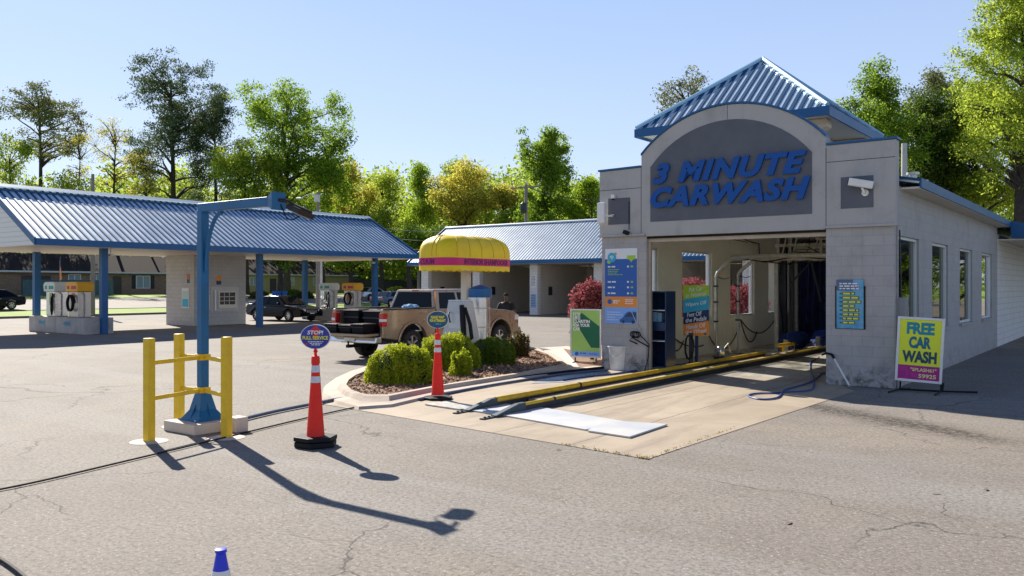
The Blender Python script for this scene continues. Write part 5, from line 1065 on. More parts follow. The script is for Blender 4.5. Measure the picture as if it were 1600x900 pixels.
# generic sedan
def sedan(lab, a, b, rot, paint, z=0, det=True, nm='parked_car', L_=2.78, group=None, cat='car', hs=1.0):
    r = root(nm, lab, cat, a, b, z, rot, group); wr_ = .33; rp = wr_+.06
    prof = [(-.95, .35), (-.42, .28)]+arcpts(0, .32, .40, 178, 2)+[(.45, .24), (L_-.45, .24)]+arcpts(L_, .32, .40, 178, 2)+[(L_+.45, .24), (L_+.95, .3), (L_+1.0, .5), (L_+.93, .68), (L_+.6, .80), (L_-.05, .90), (L_-.35, .93), (-.1, .97), (-.75, .98), (-.98, .9), (-1.02, .6)]
    mb = MB(); N = len(prof); xs_ = [-.90, -.86, -.7, 0, .7, .86, .90]
    body = MB().prism(prof, -.9, .9, 'x')
    vs = []
    for x, y, zz in body.v:
        k = 1-.07*max(0, (zz-.55)/.4)-.09*max(0, (y-(L_+.35))/.6)-.07*max(0, (-.5-y)/.5); vs.append((x*k, y, zz))
    body.v = vs; body.build('body', paint, r, bevel=.05)
    t_, bt = .60*1, .84; T = 1.44*hs
    g = [(-.5, .95), (L_-.28, .91), (L_-1.15, T), (.3, T)]
    gh_ = MB().add([(-bt, g[0][0], .95), (bt, g[0][0], .95), (bt*.97, g[1][0], .91), (-bt*.97, g[1][0], .91), (-t_, g[3][0], T-.02), (t_, g[3][0], T-.02), (t_, g[2][0], T-.03), (-t_, g[2][0], T-.03), (-t_*.9, .9, T+.02), (t_*.9, .9, T+.02)], [(4,5,9,8),(8,9,6,7),(0,1,5,4),(1,2,6,9,5),(2,3,7,6),(3,0,4,8,7)])
    gh_.build('roof', paint, r, bevel=.04)
    def sp(y, zz, sx):
        t = (zz-.93)/(T-.95); return (sx*(bt+(t_-bt)*t+.012), y, zz)
    for sx in (-1, 1):
        MB().poly([sp(.05, .99, sx), (sx*(bt+.012-.01), .95, .985), sp(.95, T-.1, sx), sp(.42, T-.1, sx)]).build('side_window', GLD, r)
        MB().poly([sp(1.0, .985, sx), sp(L_-.75, .97, sx), sp(L_-1.25, T-.1, sx), sp(1.0, T-.1, sx)]).build('side_window', GLD, r)
        for y in (0, L_): wheel(r, sx*.80, y, wr_, .21, sx, 7)
        hl = MB().add([(sx*.42, L_+.965, .58), (sx*.74, L_+.90, .58), (sx*.80, L_+.66, .66), (sx*.78, L_+.55, .74), (sx*.45, L_+.93, .70)], [(0, 1, 2, 3, 4)]); hl.v = [(x*1.02, y+.02, zz+.01) for x, y, zz in hl.v]; hl.build('headlight', mat('headlight_lens', (.7, .72, .74), .08, coat=1), r)
        MB().box(min(sx*.5, sx*.82), max(sx*.5, sx*.82), -1.03, -.93, .66, .82).build('tail_light', mat('tail_light_red', (.55, .012, .015), .15, coat=1), r, bevel=.02)
        MB().cbox((sx*.95, L_-.75, 1.0), (.18, .1, .12)).build('mirror', paint, r, bevel=.03)
        MB().box(min(sx*.875, sx*.896), max(sx*.875, sx*.896), .72, .90, .78, .80).build('door_handle', CHROME, r)
    MB().poly([(-.74, L_-.31, .955), (.74, L_-.31, .955), (.54, L_-1.12, T-.035), (-.54, L_-1.12, T-.035)]).x(Matrix.Translation((0, .02, .015))).build('windshield', GLD, r)
    MB().poly([(-.74, -.46, .98), (.74, -.46, .98), (.54, .25, T-.05), (-.54, .25, T-.05)]).x(Matrix.Translation((0, -.02, .015))).build('rear_window', GLD, r)
    MB().box(-.36, .36, L_+.96, L_+1.0, .50, .64).build('grille', CHROME, r, bevel=.01); MB().box(-.6, .6, L_+.94, L_+1.005, .33, .42).build('lower_grille', BLACK, r)
    MB().box(-.16, .16, L_+1.0, L_+1.012, .44, .5).build('number_plate', WHITE, r)
    return r
BKP = mat('black_car_paint', (.003, .0035, .005), .16, 0, .2, coat=.08)
BLP = mat('dark_blue_car_paint', (.01, .05, .12), .15, .3, .6, coat=1)
WHP = mat('white_car_paint', (.7, .7, .7), .2, .0, .6, coat=1)
SVP = mat('silver_car_paint', (.45, .47, .5), .2, .5, .6, coat=1)
# black sedan: heads along +a (towards the right and the camera)
ca, cb_ = inv(-12.6, 47.6); sedan('black four door sedan parked under the long canopy beside the booth', ca-2.78, cb_+.8, R(-88), BKP)
def far(u, t):   # site point at offset t beyond, seen in photo column u
    r_ = (u-800)/F; Y = (t-.8011*7.43-.5985*16.46)/(.5985-.8011*r_); return inv(r_*Y, Y)
for u, t, rot, pt, lab in ((600, 72, R(0), BLP, 'dark blue car on the far road seen right of the canopy'), (10, 82, R(180), BKP, 'dark car on the road at the left edge of the view'), (652, 80, R(0), WHP, 'white car far behind the canopy near the dark fence'), (570, 86, R(0), SVP, 'silver car far off beside the blue one')):
    a, b = far(u, t); sedan(lab, a, b, rot, pt, terr(a)+.09)
# ------------------------------------------------------------------ person behind the truck bonnet
pa2, pb2 = D(791, 28.6); pr_ = root('person', 'person in a black shirt standing in front of the pickup, head turned left', 'person', pa2, pb2, 0, R(20))
SK = mat('brown_skin', (.13, .065, .04), .5); SHR = mat('black_shirt', (.012, .012, .015), .8, var=.3); PAN = mat('dark_trousers', (.02, .022, .03), .85)
J = [('pel', None, (0, 0, .93), .15), ('wa', 'pel', (0, 0, 1.08), .14), ('ch', 'wa', (0, -.01, 1.30), .165), ('nb', 'ch', (0, -.01, 1.45), .075), ('nk', 'nb', (0, -.02, 1.52), .055), ('h1', 'nk', (0, -.03, 1.60), .075), ('h2', 'h1', (0, -.035, 1.66), .088), ('h3', 'h2', (0, -.02, 1.72), .06)]
for s_, e in ((1, 'r'), (-1, 'l')):
    J += [('sh'+e, 'ch', (s_*.18, 0, 1.41), .07), ('el'+e, 'sh'+e, (s_*(.30), -.02, 1.16), .045), ('wr'+e, 'el'+e, (s_*.36, -.24, 1.08), .03), ('pm'+e, 'wr'+e, (s_*.37, -.31, 1.07), .03)]
    for k in range(4): J += [('f%d%s' % (k, e), 'pm'+e, (s_*(.34+.022*k), -.36, 1.075), .011), ('g%d%s' % (k, e), 'f%d%s' % (k, e), (s_*(.34+.022*k), -.385-.004*(k % 3), 1.045), .009)]
    J += [('t'+e, 'wr'+e, (s_*.325, -.29, 1.085), .012), ('u'+e, 't'+e, (s_*.31, -.33, 1.075), .010)]
    J += [('hp'+e, 'pel', (s_*.10, 0, .86), .095), ('kn'+e, 'hp'+e, (s_*.12, -.02, .48), .062), ('an'+e, 'kn'+e, (s_*.13, .02, .09), .042), ('to'+e, 'an'+e, (s_*.15, -.15, .04), .04)]
nmx = {j[0]: i for i, j in enumerate(J)}; bmh = bmesh.new(); sk = bmh.verts.layers.skin.verify(); vv = []
for j in J:
    v_ = bmh.verts.new(j[2]); v_[sk].radius = (j[3], j[3]*.85); vv.append(v_)
vv[0][sk].use_root = True
for j in J:
    if j[1]: bmh.edges.new((vv[nmx[j[0]]], vv[nmx[j[1]]]))
me = bpy.data.meshes.new('body'); bmh.to_mesh(me); bmh.free(); me.materials.append(SK); po = bpy.data.objects.new('body', me); col.objects.link(po); po.parent = pr_
md = po.modifiers.new('s', 'SKIN'); md.use_smooth_shade = True; md = po.modifiers.new('d', 'SUBSURF'); md.levels = 1; md.render_levels = 1
def ering(pts, n=16): 
    vs = []; 
    for (x, y, z, rx, ry) in pts: vs += [(x+rx*math.cos(6.2832*k/n), y+ry*math.sin(6.2832*k/n), z) for k in range(n)]
    return MB().add(vs, [(i*n+k, i*n+(k+1) % n, (i+1)*n+(k+1) % n, (i+1)*n+k) for i in range(len(pts)-1) for k in range(n)])
sh = ering([(0, 0, .88, .185, .15), (0, 0, 1.05, .175, .145), (0, 0, 1.25, .20, .16), (0, 0, 1.36, .215, .145), (0, 0, 1.43, .17, .11), (0, -.01, 1.475, .075, .07)])
for s_ in (1, -1): sh.tube([(s_*.15, 0, 1.40), (s_*.21, 0, 1.36), (s_*.28, -.02, 1.22)], [.085, .08, .068], 12)
sh.build('shirt', SHR, pr_, smooth=True)
tr_ = ering([(0, 0, .93, .17, .14), (0, 0, .82, .18, .15)])
for s_ in (1, -1): tr_.tube([(s_*.09, 0, .86), (s_*.12, -.02, .48), (s_*.13, .02, .08)], [.105, .08, .07], 12)
tr_.build('trousers', PAN, pr_, smooth=True)
for s_ in (1, -1): MB().cbox((s_*.145, -.06, .045), (.1, .27, .09)).build('shoe', BLACK, pr_, bevel=.03)
hr = MB().lathe([(.085, 1.665), (.088, 1.70), (.07, 1.745), (.03, 1.77), (.005, 1.775)], (0, -.015), 14, cap=False); hr.build('hair', mat('short_black_hair', (.01, .008, .008), .9), pr_, smooth=True)
fx = MB().cbox((0, -.112, 1.625), (.022, .035, .04)); fx.build('nose', SK, pr_, bevel=.008)
MB().cbox((-.032, -.103, 1.655), (.02, .01, .01)).cbox((.032, -.103, 1.655), (.02, .01, .01)).build('eyes', WHITE, pr_, bevel=.004)
MB().cbox((0, -.1, 1.585), (.045, .012, .012)).build('mouth', mat('lip', (.2, .06, .05), .5), pr_, bevel=.005)
MB().cbox((-.088, -.03, 1.64), (.015, .035, .06)).cbox((.088, -.03, 1.64), (.015, .035, .06)).build('ears', SK, pr_, bevel=.006)
# ------------------------------------------------------------------ long canopy with vacuum islands
KA, KB = -30.85, .0
c1 = inv(-17.0, 35.3); CA, CBb = c1
cn = root('vacuum_canopy', 'long blue ribbed metal canopy on blue square columns over the vacuum islands', 'canopy', CA, CBb)
# local: x from front columns (0) back to -6; y along
EX, RX, BX, Y0, Y1 = 1.1, -3.0, -7.1, -3.2, 17.9; ZE, ZR = 3.80, 6.06
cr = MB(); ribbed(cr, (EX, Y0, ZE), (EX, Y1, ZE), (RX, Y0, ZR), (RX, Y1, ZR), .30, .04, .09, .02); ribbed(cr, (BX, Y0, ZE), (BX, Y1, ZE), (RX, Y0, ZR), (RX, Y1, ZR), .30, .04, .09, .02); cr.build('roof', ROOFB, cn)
MB().prism([(RX+.22, ZR+.03), (RX, ZR+.17), (RX-.22, ZR+.03), (RX, ZR+.10)], Y0-.05, Y1+.05).build('ridge_cap', mat('pale_ridge_cap', lin((200, 210, 220)), .45, .1), cn)
MB().box(RX+.30, RX+.33, Y0, Y1, ZR-.155, ZR-.08).build('cap_shade_strip', RIBB, cn)  # dark strip painted in for the shade below the ridge cap
MB().box(EX+.002, EX+.05, Y0-.04, Y1+.04, 3.56, 3.82).box(BX-.05, BX-.002, Y0-.04, Y1+.04, 3.56, 3.82).build('fascia', BLUE, cn)
for y0, y1 in ((Y0-.06, Y0-.002), (Y1+.002, Y1+.06)):
    MB().prism([(EX+.05, 3.56), (EX+.05, 3.86), (RX, ZR+.1), (BX-.05, 3.86), (BX-.05, 3.56), (RX, ZR-.2)], y0, y1).build('rake_trim', BLUE, cn)
SID = mat('white_siding', (.76, .76, .74), .5, var=.04)
sd = bpy.data.materials.new('white_lap_siding'); sd.use_nodes = True; n = sd.node_tree.nodes; L = sd.node_tree.links; tc = n.new('ShaderNodeTexCoord'); wv = n.new('ShaderNodeTexWave'); wv.wave_type = 'BANDS'; wv.bands_direction = 'Z'; wv.wave_profile = 'SAW'; wv.inputs['Scale'].default_value = 1.6
L.new(tc.outputs['Object'], wv.inputs['Vector']); bp_ = n.new('ShaderNodeBump'); bp_.inputs['Strength'].default_value = .8; bp_.inputs['Distance'].default_value = .03; L.new(wv.outputs[1], bp_.inputs['Height']); L.new(bp_.outputs[0], n['Principled BSDF'].inputs['Normal'])
L.new(ramp(n, L, wv.outputs[1], .0, .12, (.45, .46, .5, 1), (.78, .78, .76, 1)), n['Principled BSDF'].inputs['Base Color'])
for y0, y1 in ((Y0, Y0+.05), (Y1-.05, Y1)): MB().prism([(EX-.02, 3.6), (RX, ZR-.08), (BX+.02, 3.6)], y0, y1).build('gable_siding', sd, cn)
sfm = bpy.data.materials.new('grooved_soffit'); sfm.use_nodes = True; n = sfm.node_tree.nodes; L = sfm.node_tree.links; tc = n.new('ShaderNodeTexCoord'); wv = n.new('ShaderNodeTexWave'); wv.bands_direction = 'Y'; wv.inputs['Scale'].default_value = 1.05; L.new(tc.outputs['Object'], wv.inputs['Vector'])
L.new(ramp(n, L, wv.outputs[1], .02, .12, (.38, .32, .26, 1), (.80, .70, .58, 1)), n['Principled BSDF'].inputs['Base Color'])
MB().box(BX, EX, Y0, Y1, 3.56, 3.6).build('soffit', sfm, cn)
for y in (0, 7.75, 15.5):
    for x in (0, -6): MB().box(x-.13, x+.13, y-.13, y+.13, 0, 3.56).box(x-.17, x+.17, y-.17, y+.17, 0, .02).build('column', BLUE, cn, bevel=.012)
for y in (.3, 15.3):
    MB().cbox((.0, y, 3.3), (.3, .18, .1)).tube([(0, y, 3.55), (0, y, 3.35)], .02).build('flood_lamp', GALV, cn, bevel=.01)
def vac_island(y, lab, k):
    r = root('concrete_planter', lab, 'island', CA-2.55, CBb+y, 0, 0, 'concrete vacuum islands under the canopy')
    MB().box(-2.5, 2.5, -.6, .6, 0, .68).build('base', mat('planter_concrete', (.50, .46, .42), .8, c2=(.34, .31, .28, 1), vs=2), r, bevel=.02)
    MB().box(-.005, .005, -.603, -.6, .0, .68).box(-1.0, -.99, -.603, -.6, 0, .68).build('joint', DARK, r)
    for x in (-1.3, .95):
        q = random.Random(3+int(x)); mw = MB()
        for i in range(5): mw.tube([(x-.25+i*.12, -.605, .38), (x-.2+i*.12, -.605, .48+q.uniform(0, .05)), (x-.13+i*.12, -.605, .33)], .012, 5)
        mw.build('teal_emblem', CYAN, r)
    for i, x in enumerate((-1.15, .85)):
        org = (i == 1); capm = mat('cap_orange_yellow', (.85, .42, .02), .45) if org else mat('cap_white', (.68, .72, .70), .45)
        v = root('vacuum_machine', ('orange topped' if org else 'white topped')+' vacuum machine on the '+('near' if k == 0 else 'far')+' island under the canopy', 'vacuum', CA-2.55+x, CBb+y, .682, 0, 'vacuum machines on the islands')
        MB().box(-.42, .42, -.28, .28, 0, 1.08).build('cabinet', STEEL if not org else mat('worn_steel', (.55, .5, .45), .35, .6), v, bevel=.02)
        MB().prism([(-.50, 1.08), (.50, 1.08), (.54, 1.38), (.4, 1.5), (-.4, 1.5), (-.54, 1.38)], -.36, .36).build('hood', capm, v, bevel=.04)
        for x0, w_ in ((-.36, .2), (-.0, .42)): MB().box(x0, x0+w_, -.366, -.361, 1.18, 1.33).build('hood_sign', mat('red_blue_print', (.55, .04, .06), .5) if org else mat('green_print', (.03, .32, .22), .5), v)
        MB().box(-.10, .14, -.29, -.281, .5, 1.02).build('front_panel', mat('yellow_teal_print', (.7, .6, .1), .5, c2=(.02, .2, .25, 1), vs=6) if not org else mat('red_panel', (.6, .06, .04), .5, c2=(.7, .35, .05, 1), vs=6), v)
        if org: MB().tube([(.02+.27*math.cos(t*.42), -.34-.004*t, .60+.33*math.sin(t*.42)) for t in range(34)], .035, 7).build('hose', BLACK, v, smooth=True)
        else: MB().tube([(.28, -.3, .95), (.22, -.36, .8), (.2, -.36, .3), (.27, -.36, .08), (.36, -.36, .3), (.42, -.38, .75), (.36, -.36, .98), (.28, -.33, .98)], .035, 7).build('hose', BLACK, v, smooth=True)
        MB().tube([(.46, 0, .0), (.46, 0, .95), (.5, -.1, 1.05)], .02).build('pipe', GALV, v)
vac_island(-.15, 'long grey concrete island between the nearest canopy columns', 0); vac_island(15.4, 'far grey concrete island at the right end of the canopy', 1)
r = root('feather_flag', 'tiny orange and blue feather flag above the white topped vacuum', 'flag', CA-4.2, CBb+.2, 2.15)
MB().tube([(0, 0, 0), (0, 0, 1.0)], .01).build('pole', GALV, r); MB().prism([(.0, .1), (.16, .15), (.1, .6), (.02, .8)], -.004, .004).build('cloth', ORAN, r); MB().prism([(.0, .8), (.06, .65), (.04, 1.15), (.0, 1.2)], -.004, .004).build('pennant', MBLUE, r)
# pay booth
bo = root('pay_booth', 'pale block pay booth under the canopy with change window and posters', 'booth', *inv(-15.9, 42.4))
MB().box(-2.5, 0, 0, 3.05, 0, 3.555).build('wall', PALEB, bo, bevel=.01)
TRIM = mat('cream_trim', (.74, .68, .56), .5)
MB().box(.003, .02, .95, 2.6, .72, 1.98).build('surround_panel', mat('light_render_patch', (.6, .58, .55), .8, var=.05), bo)
f = MB().box(.02, .08, 1.35, 1.43, .85, 1.75).box(.02, .08, 2.35, 2.43, .85, 1.75).box(.02, .08, 1.43, 2.35, 1.67, 1.75).box(.02, .08, 1.43, 2.35, .85, 1.05).build('pay_window', TRIM, bo)
MB().box(.022, .03, 1.43, 2.35, 1.05, 1.67).build('pane', GLD, f)
mw = MB()
for y in (1.72, 2.02): mw.box(.031, .045, y-.012, y+.012, 1.05, 1.67)
for z in (1.24, 1.45): mw.box(.031, .045, 1.43, 2.35, z-.012, z+.012)
mw.build('grille', WHITE, f); MB().box(.08, .14, 1.1, 1.18, .75, 1.8).build('door_edge', ALU, bo, bevel=.01)
f = MB().box(.003, .06, .38, .88, .82, 1.55).build('card_reader', TRIM, bo, bevel=.01); MB().box(.061, .066, .46, .80, .88, 1.46).build('screen', BLACK, f); MB().box(.003, .01, .36, .92, 1.58, 1.80).build('notice', mat('pale_blue_print', (.45, .55, .65), .5), bo)
MB().box(.003, .015, 1.25, 1.55, 2.28, 2.52).build('orange_sign', ORAN, bo); MB().box(.003, .015, 1.27, 1.55, 2.08, 2.27).build('black_sign', NAVY, bo)
MB().box(-.62, -.36, -.015, -.003, 2.35, 2.6).build('orange_sign', mat('dark_orange_print', (.55, .14, .03), .5), bo); MB().box(-.6, -.38, -.015, -.003, 2.15, 2.34).build('black_sign', NAVY, bo)
f = MB().box(-1.05, -.42, -.02, -.003, .9, 1.9).build('poster', WHITE, bo); MB().box(-1.0, -.47, -.024, -.021, .95, 1.35).build('poster_sea', CYAN, f); MB().box(-1.0, -.47, -.024, -.021, 1.36, 1.75).build('poster_sky', mat('poster_cream_blue', (.5, .65, .6), .5), f)
# ------------------------------------------------------------------ self-service bays
by = root('self_service_bays', 'row of open white wash bays under a long blue ribbed roof', 'wash bays', -30.2, 30.5)
pl = [-10.2, -5.15, 0, 5.2, 10.3, 15.4]
WB2 = blockwall('bay_beige_block', (.60, .54, .46), (.5, .45, .38, 1), .4, .2, .008, bump=.4, grime=.3, var=.02)
for x in pl:
    MB().box(x-.33, x+.33, 0, .4, 0, 3.5).build('pillar', WHBLK, by, bevel=.015); MB().box(x-.15, x+.15, .4, 6.8, 0, 3.5).build('partition', WB2, by)
MB().box(pl[0]-.3, pl[-1]+.3, 6.8, 7.0, 0, 3.5).build('back_wall', WB2, by)
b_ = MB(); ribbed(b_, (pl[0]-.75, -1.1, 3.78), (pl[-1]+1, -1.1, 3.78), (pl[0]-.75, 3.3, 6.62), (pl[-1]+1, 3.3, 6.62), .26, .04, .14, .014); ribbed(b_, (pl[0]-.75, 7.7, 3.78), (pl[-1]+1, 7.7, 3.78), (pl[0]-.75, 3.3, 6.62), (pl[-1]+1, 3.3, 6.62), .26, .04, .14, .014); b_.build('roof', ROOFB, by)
MB().box(pl[0]-.8, pl[-1]+1, -1.15, -1.102, 3.54, 3.8).build('fascia', BLUE, by); MB().box(pl[0]-.75, pl[-1]+1, -1.1, 7.7, 3.54, 3.57).build('soffit', SOFF, by)
MB().tube([(pl[0]-.8, 3.3, 6.67), (pl[-1]+1, 3.3, 6.67)], .09, 6).build('ridge_cap', MC['pale_ridge_cap'], by)
rk = MB().prism([(-1.15, 3.54), (-1.15, 3.84), (3.3, 6.72), (7.75, 3.84), (7.75, 3.54), (3.3, 6.42)], pl[0]-.81, pl[0]-.76, 'x'); rk.build('rake_trim', BLUE, by)
MB().prism([(-1.0, 3.57), (3.3, 6.5), (7.6, 3.57)], pl[0]-.74, pl[0]-.70, 'x').build('gable_siding', sd, by)
for x, z0, z1 in ((0, 1.9, 2.75), (0, .5, 1.45)):
    MB().box(x-.22, x+.22, -.02, -.003, z0, z1).build('notice_board', WHITE if z0 > 1 else mat('pale_blue_box', (.3, .45, .6), .5), by)
    mw = MB(); q = random.Random(2)
    for k in range(7): linewords(mw, x-.18, x+.16, z1-.1-k*(z1-z0-.15)/7, .035, -.023, q)
    mw.build('notice_print', NAVY, by)
for x in pl[:-1]:
    MB().box(x+.17, x+.24, 1.6, 2.0, 1.35, 1.95).build('control_box', DARK, by, bevel=.01); MB().box(x+1.5, x+1.75, 6.74, 6.79, 1.4, 2.1).box(x+2.2, x+2.45, 6.74, 6.79, 1.45, 2.0).build('wall_panel', mat('olive_panel', (.16, .13, .08), .6), by)
    hm = MB()
    for xx in (1.2, 2.9, 3.4): hm.tube([(x+xx, 6.74, 1.4), (x+xx+.05, 6.7, 1.0), (x+xx, 6.74, .9)], .025, 6)
    hm.tube([(x+2.5, 3.3, 3.5), (x+2.2, 4.5, 3.1), (x+1.4, 6.7, 1.7)], .02, 6); hm.tube([(x+4.4, 6.6, 1.0), (x+4.0, 6.6, .95), (x+4.1, 6.6, .3)], .05, 6); hm.build('hose', BLACK, by, smooth=True)
# ------------------------------------------------------------------ houses over the road
SHG = mat('brown_shingles', (.05, .038, .034), .95, 0, .1, c2=(.028, .022, .022, 1), vs=3, bump=.6, bs=8)
BRK = blockwall('brown_brick', (.24, .14, .09), (.30, .24, .19, 1), .24, .08, .01, bump=.5, grime=.3, var=.25)
def house(lab, b0, b1, wallm, t0=98, dep=9, wins=(), eh=2.75, rh=4.9):
    z = terr(-t0); r = root('house', lab, 'house', -t0, b0, z); L_ = b1-b0
    MB().box(-dep, 0, 0, L_, -.3, eh).build('wall', wallm, r)
    mb = MB(); o_ = .6; h2 = 3.2
    mb.add([(o_, -o_, eh-.05), (o_, L_+o_, eh-.05), (-dep-o_, L_+o_, eh-.05), (-dep-o_, -o_, eh-.05), (-dep/2, h2, rh), (-dep/2, L_-h2, rh)], [(0, 1, 5, 4), (1, 2, 5), (2, 3, 4, 5), (3, 0, 4), (3, 2, 1, 0)]); mb.build('roof', SHG, r)
    MB().box(o_, o_+.08, -o_, L_+o_, eh-.2, eh).build('gutter', mat('grey_gutter', (.55, .55, .55), .5), r)
    for y, w_, zb, zt_, kind in wins:
        if kind == 'door': MB().box(0.0, .05, y, y+w_, 0, zt_).build('door', mat('dark_door', (.05, .04, .04), .5), r); continue
        f = MB().box(.003, .05, y, y+w_, zb, zt_).build('window', WHITE, r); MB().box(.051, .055, y+.08, y+w_/2-.04, zb+.08, zt_-.08).box(.051, .055, y+w_/2+.04, y+w_-.08, zb+.08, zt_-.08).build('pane', mat('pale_curtain_glass', (.22, .3, .33), .1), f)
        if kind == 'shut': [MB().box(.003, .05, ya, ya+.47, zb-.05, zt_+.05).build('shutter', mat('dark_shutter', (.02, .02, .025), .6), r) for ya in (y-.55, y+w_+.08)]
    return r
house('long low brown brick house with dark hipped roof across the road', 22, 50, BRK, wins=((4, 3.2, 0, 2.2, 'door'), (9.2, 1.5, 1.2, 2.4, 'win'), (11.8, 1.5, 1.2, 2.4, 'win'), (14.6, 1.1, 0, 2.2, 'door'), (17.6, 1.9, .7, 2.3, 'shut'), (23.2, 1.0, 0, 2.2, 'door')))
house('yellow painted house with low roof seen under the canopy middle', 55, 76, mat('yellow_house_paint', (.42, .36, .16), .7, var=.1), wins=((1.5, 1.2, 1.1, 2.3, 'win'), (5, 1.1, 0, 2.1, 'door'), (8, 1.4, 1.1, 2.3, 'win'), (13, 1.4, 1.1, 2.3, 'win')))
house('pale grey house far behind the right end of the canopy', 82, 100, mat('pale_house_paint', (.4, .4, .38), .7, var=.1), t0=104, wins=((2, 1.2, 1.1, 2.3, 'win'), (6, 1.2, 1.1, 2.3, 'win')))
r = root('shop_building', 'small building with dark green fascia at the left edge', 'building', -86, far(20, 86)[1]-4.4, terr(-86)); MB().box(-6, 0, -6, 4.0, 0, 3.0).build('wall', mat('pale_blue_wall', (.3, .38, .4), .7), r); MB().box(-6.3, .3, -6.3, 4.4, 3.0, 5.0).build('fascia', mat('dark_green_fascia', (.005, .08, .06), .5), r); MB().box(.003, .05, 1.0, 2.6, .8, 2.2).build('window', GLD, r)
def fence(lab, t, b0, b1, h, m_, gap=2.4):
    z = terr(-t); r = root('board_fence', lab, 'fence', -t, b0, z); L_ = b1-b0; mb = MB(); k = 0
    while k < L_: mb.box(-.02, .02, k, min(L_, k+.16), .05, h+random.Random(int(k*10)).uniform(-.02, .02)); k += .175
    mb.build('boards', m_, r)
    pm = MB(); k = 0
    while k <= L_: pm.box(-.1, -.025, k-.05, k+.05, 0, h); k += gap
    for zz in (.4, h-.3): pm.box(-.07, -.022, 0, L_, zz-.05, zz+.05)
    pm.build('frame', DARK, r); return r
fence('weathered blue green board fence left of the brown brick house', 93, 24, 34, 1.8, mat('blue_green_boards', (.07, .13, .15), .8, var=.2))
fence('long dark board fence behind the blue car on the far side', 94, 72, 120, 2.1, mat('dark_boards', (.05, .045, .045), .9, var=.3))
for u, t in ((432, 90), (442, 90)):
    a, b = far(u, t); r = root('wheelie_bin', 'dark blue wheeled bin before the yellow house, %s one' % ('left' if u == 432 else 'right'), 'bin', a, b, terr(a)); MB().frus(-.28, .28, -.28, .28, .1, -.35, .35, -.35, .35, 1.0).build('bin', MBLUE, r, bevel=.03); MB().box(-.37, .37, -.38, .38, 1.0, 1.06).build('lid', MBLUE, r, bevel=.02); MB().tube([(-.3, .33, .12), (.3, .33, .12)], .12, 12).build('wheels', BLACK, r)
for i, (u, t, s_) in enumerate(((405, 95, .6), (455, 95, .7), (475, 94, .6), (560, 96, .8), (620, 97, .9))):
    a, b = far(u, t); bush(['low pinkish shrub at the foot of the yellow house, left end', 'low shrub in front of the yellow house middle', 'low shrub near the right of the yellow house', 'green shrub behind the far vacuum island', 'green shrub by the dark board fence'][i], 0, 0, 1.6*s_, 1.6*s_, [LFR, LFD, LFR, LFD, LFB][i], 80+i, 1500, .09, off=(a, b), z=terr(a), nm='garden_shrub')
# ------------------------------------------------------------------ poles and wires
WOOD = mat('grey_pole_wood', (.22, .19, .17), .85, var=.15)
def pole(lab, u, Y, topv, rad=.13, arm=None, m_=WOOD, lamp=False, can=False, nm='utility_pole', az=0):
    a, b = D(u, Y); zb = terr(a); H = 2+(HZ-topv)*Y/F-zb; r = root(nm, lab, 'pole', a, b, zb, az)
    MB().tube([(0, 0, 0), (0, 0, H)], [rad*1.2, rad*.8], 10).build('pole', m_, r, smooth=True)
    if arm: MB().box(-arm, arm, -.2, -.08, H-.35, H-.22).build('crossarm', m_, r); MB().lathe([(.06, H-.22), (.07, H-.1), (.03, H-.02)], (-arm+.15, -.14), 8).lathe([(.06, H-.22), (.07, H-.1), (.03, H-.02)], (arm-.15, -.14), 8).build('insulator', GALV, r)
    if can: MB().lathe([(.25, H-2.6), (.28, H-2.5), (.28, H-1.8), (.1, H-1.65)], (.0, -.42), 14).build('transformer', DARK, r, smooth=True)
    if lamp: MB().tube([(0, 0, H-.4), (-.9, -.1, H-.1), (-1.8, -.2, H-.35)], .04).build('lamp_arm', GALV, r); MB().cbox((-2.1, -.2, H-.42), (.6, .3, .14)).build('lamp_head', GALV, r, bevel=.04); MB().cbox((.1, -.2, H-.55), (.35, .35, .6)).build('control_box', GALV, r)
    return r, H
pole('grey utility pole with crossarm and transformer behind the wash bays', 822, 76, 288, .17, 1.6, can=True)
pole('grey wooden pole with street lamp arm rising behind the canopy ridge', 497, 70, 300, .15, lamp=True)
pole('plain grey pole behind the left part of the canopy', 145, 58, 272, .13, nm='plain_pole')
pole('pale wooden pole standing behind the car wash side roof', 1413, 36, 224, .14, m_=mat('pale_pole_wood', (.42, .40, .37), .8, var=.1), nm='plain_pole')
pole('distant thin pole seen left of the yellow awning', 654, 100, 352, .14, .9)
pole('thin white flagpole like mast beyond the far vacuum island', 502, 66, 392, .09, m_=GALV, nm='thin_mast')
pole('thin grey post right of the far vacuum island', 660, 72, 402, .1, m_=GALV, nm='thin_mast')
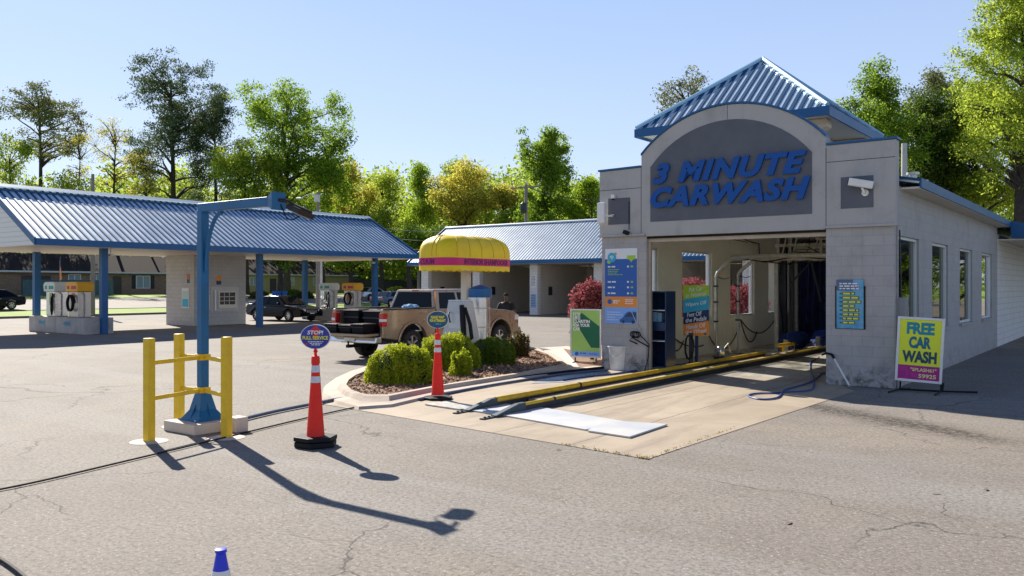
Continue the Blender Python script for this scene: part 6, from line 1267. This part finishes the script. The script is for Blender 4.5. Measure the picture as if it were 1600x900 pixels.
for i, (z0, z1, lab) in enumerate(((351, 356, 'highest slack wire left of the yellow awning'), (365, 371, 'middle slack wire left of the yellow awning'), (380, 384, 'lowest slack wire left of the yellow awning'), (291, 306, 'wire leaving the crossarm of the pole behind the bays'))):
    Ya, Yb = (100, 76) if i < 3 else (76, 70); ua, ub = (560, 822) if i < 3 else (822, 960); A = D(ua, Ya); Bp = D(ub, Yb); zA = 2+(HZ-z0)*Ya/F; zB = 2+(HZ-z1)*Yb/F
    pts = [(A[0]+(Bp[0]-A[0])*t/10, A[1]+(Bp[1]-A[1])*t/10, zA+(zB-zA)*t/10-1.2*4*(t/10)*(1-t/10)*(.5)) for t in range(11)]
    mb = MB().tube([Vector(p)-Vector(pts[0]) for p in pts], .03, 5); o = mb.build('power_line', WOOD if i < 3 else DARK); o.location = W(pts[0][0], pts[0][1], pts[0][2]); o.rotation_euler = (0, 0, TH); tag(o, lab, 'wire')
# ------------------------------------------------------------------ small litter
q = random.Random(12); LIT = mat('dry_leaf_brown', (.12, .08, .04), .9)
for u, v, lab in ((1462, 772, 'small dry leaf scrap on the asphalt at right'), (1233, 818, 'dark twig on the asphalt right of centre'), (1541, 766, 'tiny dark fragment near the right edge of the asphalt'), (872, 704, 'little brown twig near the apron edge')):
    a, b = G(u, v); o = MB().add([(-.05, -.008, .006), (.0, -.016, .012), (.06, -.003, .007), (.02, .014, .016), (-.03, .01, .01)], [(0, 1, 2, 3, 4)]).build('leaf_litter', LIT); o.location = W(a, b, 0); o.rotation_euler = (0, 0, q.uniform(0, 6)); tag(o, lab, 'litter')
# weeds along the apron edge
pts = []; 
for k in range(130):
    t = q.random()
    if q.random() < .55: A, Bp = G(1012, 718), G(880, 695)
    else: A, Bp = G(1012, 718), G(1150, 668)
    t = t**1.6; pts.append((A[0]+(Bp[0]-A[0])*t+q.uniform(-.015, .015), A[1]+(Bp[1]-A[1])*t+q.uniform(-.015, .015), .012+q.uniform(0, .01)))
o = site(leaves('edge_weeds', pts, 3, .008, .010, leafmat('weed_leaf', (.08, .12, .02), (.35, .25, .08), .3), None, 5)); o['kind'] = 'stuff'; o['label'] = 'thin weeds growing along the apron edge'; o['category'] = 'weeds'
